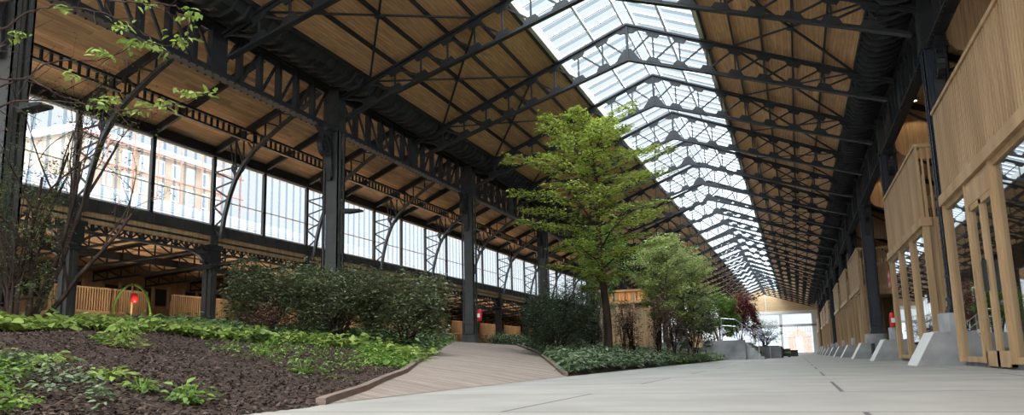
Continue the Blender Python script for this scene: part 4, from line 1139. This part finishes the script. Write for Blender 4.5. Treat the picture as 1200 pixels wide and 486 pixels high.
# kiosk
k = empty('timber_kiosk', (-4.1, 46, PLAT-.4), 0, 'timber kiosk with glowing orange frieze behind the tall tree', 'kiosk')
kw, kd = 1.45, 1.6
for x in (-kw, -kw/3, kw/3, kw):
    for y in (0, 2*kd): MB().box(x-.09, x+.09, y-.09, y+.09, 0, 3.3).build('post', M['oak'], k)
MB().box(-kw+.05, kw-.05, .1, 2*kd-.1, .1, 2.75).build('timber_wall', M['oak_x'], k)
MB().box(-kw-.15, kw+.15, -.15, 2*kd+.15, 2.72, 2.84).box(-kw-.15, kw+.15, -.15, 2*kd+.15, 3.42, 3.55).build('frieze_rail', M['warm_wood'], k)
for i in range(4):
    x = -kw+.12+i*.7; MB().box(x, x+.58, -.02, .04, 2.9, 3.38).build('amber_panel', M['orange_glow'], k)
for i in range(4):
    y = .12+i*.78; MB().box(kw-.02, kw+.04, y, y+.6, 2.9, 3.38).build('amber_panel', M['orange_glow'], k)
mb = MB()
for i in range(17): x = -kw-.1+i*(2*kw+.2)/16; mb.box(x-.025, x+.025, -.12, -.06, 2.84, 3.42)
mb.build('frieze_bars', M['warm_wood'], k)
k2 = empty('low_timber_stall', (-1.3, 56, 0), 0, 'small timber stall half hidden under the pale trees', 'stall')
MB().box(-.4, .4, 0, .9, .9, 2.3).build('body', M['oak_x'], k2); MB().box(-.5, .5, -.1, 1.0, 2.3, 2.45).build('top', M['warm_wood'], k2)

# garden hoop with red lantern on the far side of the left bed
h = empty('garden_hoop', (-19.4, 24.0, 0), 0, 'green hoop with a red lantern in front of the slatted pavilion', 'garden ornament')
pts = [(-1.0*math.cos(t), 0, 2.35+1.35*math.sin(t)) for t in [PI*j/20 for j in range(21)]]
pts = [(-1.0, 0, PLAT)]+pts+[(1.0, 0, PLAT)]
MB().tube(pts, .05, 7).build('hoop', M['lf_mid'], h)
MB().tube([(0, 0, PLAT), (0, 0, 3.75)], .04, 7).build('pole', M['oak'], h)
MB().lathe([(.03, 0), (.13, .06), (.15, .22), (.12, .36), (.03, .42)], (.18, -.05, 2.95), 12).build('lantern', M['red'], h, smooth=True)
# picnic tables near the side aisle
def bench(loc, label):
    e = empty('timber_table', loc, 0, label, 'table', 'timber tables by the side aisle')
    MB().box(-.45, .45, -.9, .9, .72, .78).build('tabletop', M['warm_wood'], e)
    for x in (-.35, .35):
        for y in (-.75, .75): MB().box(x-.04, x+.04, y-.04, y+.04, 0, .72).build('leg', M['warm_wood'], e)
bench((-12.6, 37.5, PLAT), 'orange timber table left of the ramp column, nearer one')
bench((-13.2, 41.5, PLAT), 'orange timber table left of the ramp column, farther one')

# ------------------------------------------------------------------ world, lights, camera
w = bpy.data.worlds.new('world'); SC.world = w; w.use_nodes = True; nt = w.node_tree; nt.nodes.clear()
class W_: node_tree = nt
out = N(W_, 'ShaderNodeOutputWorld'); bg = N(W_, 'ShaderNodeBackground'); tc = N(W_, 'ShaderNodeTexCoord'); sp = N(W_, 'ShaderNodeSeparateXYZ')
L(W_, tc.outputs['Generated'], sp.inputs[0])
r1 = N(W_, 'ShaderNodeValToRGB'); e_ = r1.color_ramp.elements
e_[0].position = .0; e_[0].color = (.93, .97, 1.0, 1); e_[1].position = 1.; e_[1].color = (.95, .98, 1.0, 1)
x_ = r1.color_ramp.elements.new(.45); x_.color = (.86, .94, 1.0, 1)
L(W_, sp.outputs['Z'], r1.inputs[0])
def mrange(sock, a, b_, c, d):
    q = N(W_, 'ShaderNodeMapRange'); q.interpolation_type = 'SMOOTHSTEP'
    for k_, v_ in (('From Min', a), ('From Max', b_), ('To Min', c), ('To Max', d)): q.inputs[k_].default_value = v_
    L(W_, sock, q.inputs['Value']); return q.outputs[0]
def mul(a, b_):
    q = N(W_, 'ShaderNodeMath', operation='MULTIPLY'); L(W_, a, q.inputs[0]); L(W_, b_, q.inputs[1]); return q.outputs[0]
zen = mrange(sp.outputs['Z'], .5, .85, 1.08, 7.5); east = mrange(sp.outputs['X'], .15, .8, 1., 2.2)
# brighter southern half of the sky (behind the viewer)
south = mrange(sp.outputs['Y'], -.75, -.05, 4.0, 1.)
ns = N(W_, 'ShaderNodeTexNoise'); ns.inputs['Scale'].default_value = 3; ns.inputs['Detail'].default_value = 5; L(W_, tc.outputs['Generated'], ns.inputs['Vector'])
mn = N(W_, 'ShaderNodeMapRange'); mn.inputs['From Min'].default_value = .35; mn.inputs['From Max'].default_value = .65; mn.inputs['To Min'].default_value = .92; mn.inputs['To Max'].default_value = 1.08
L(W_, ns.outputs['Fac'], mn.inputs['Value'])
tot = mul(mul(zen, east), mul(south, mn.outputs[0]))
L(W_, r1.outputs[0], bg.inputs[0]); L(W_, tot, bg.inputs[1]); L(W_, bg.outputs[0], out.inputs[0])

SC.view_settings.view_transform = 'Standard'; SC.view_settings.look = 'None'; SC.view_settings.gamma = 1
SC.view_settings.use_curve_mapping = False; SC.view_settings.exposure = .0
cy = SC.cycles
cy.use_denoising = True; cy.max_bounces = 8; cy.diffuse_bounces = 4; cy.glossy_bounces = 3; cy.transparent_max_bounces = 16; cy.transmission_bounces = 4
cy.caustics_reflective = False; cy.caustics_refractive = False; cy.sample_clamp_indirect = 6

f_, ccy, yaw, pit, rol = 911.95, 268.62, -.34451863, .16558126, -.02421617
cyw, syw = math.cos(yaw), math.sin(yaw); cp_, sp_ = math.cos(pit), math.sin(pit)
fw = V((syw*cp_, cyw*cp_, sp_)); r = V((cyw, -syw, 0)); u = r.cross(fw)
c, s = math.cos(rol), math.sin(rol); R_ = c*r+s*u; U_ = -s*r+c*u
cd = bpy.data.cameras.new('camera'); co = bpy.data.objects.new('camera', cd); COL.objects.link(co)
mw = Matrix((R_, U_, -fw)).transposed().to_4x4(); mw.translation = V((5.36, 0, .4)); co.matrix_world = mw
cd.sensor_width = 36; cd.lens = f_/1200*36; cd.shift_y = (ccy-243)/1200; cd.clip_start = .05; cd.clip_end = 600
SC.camera = co
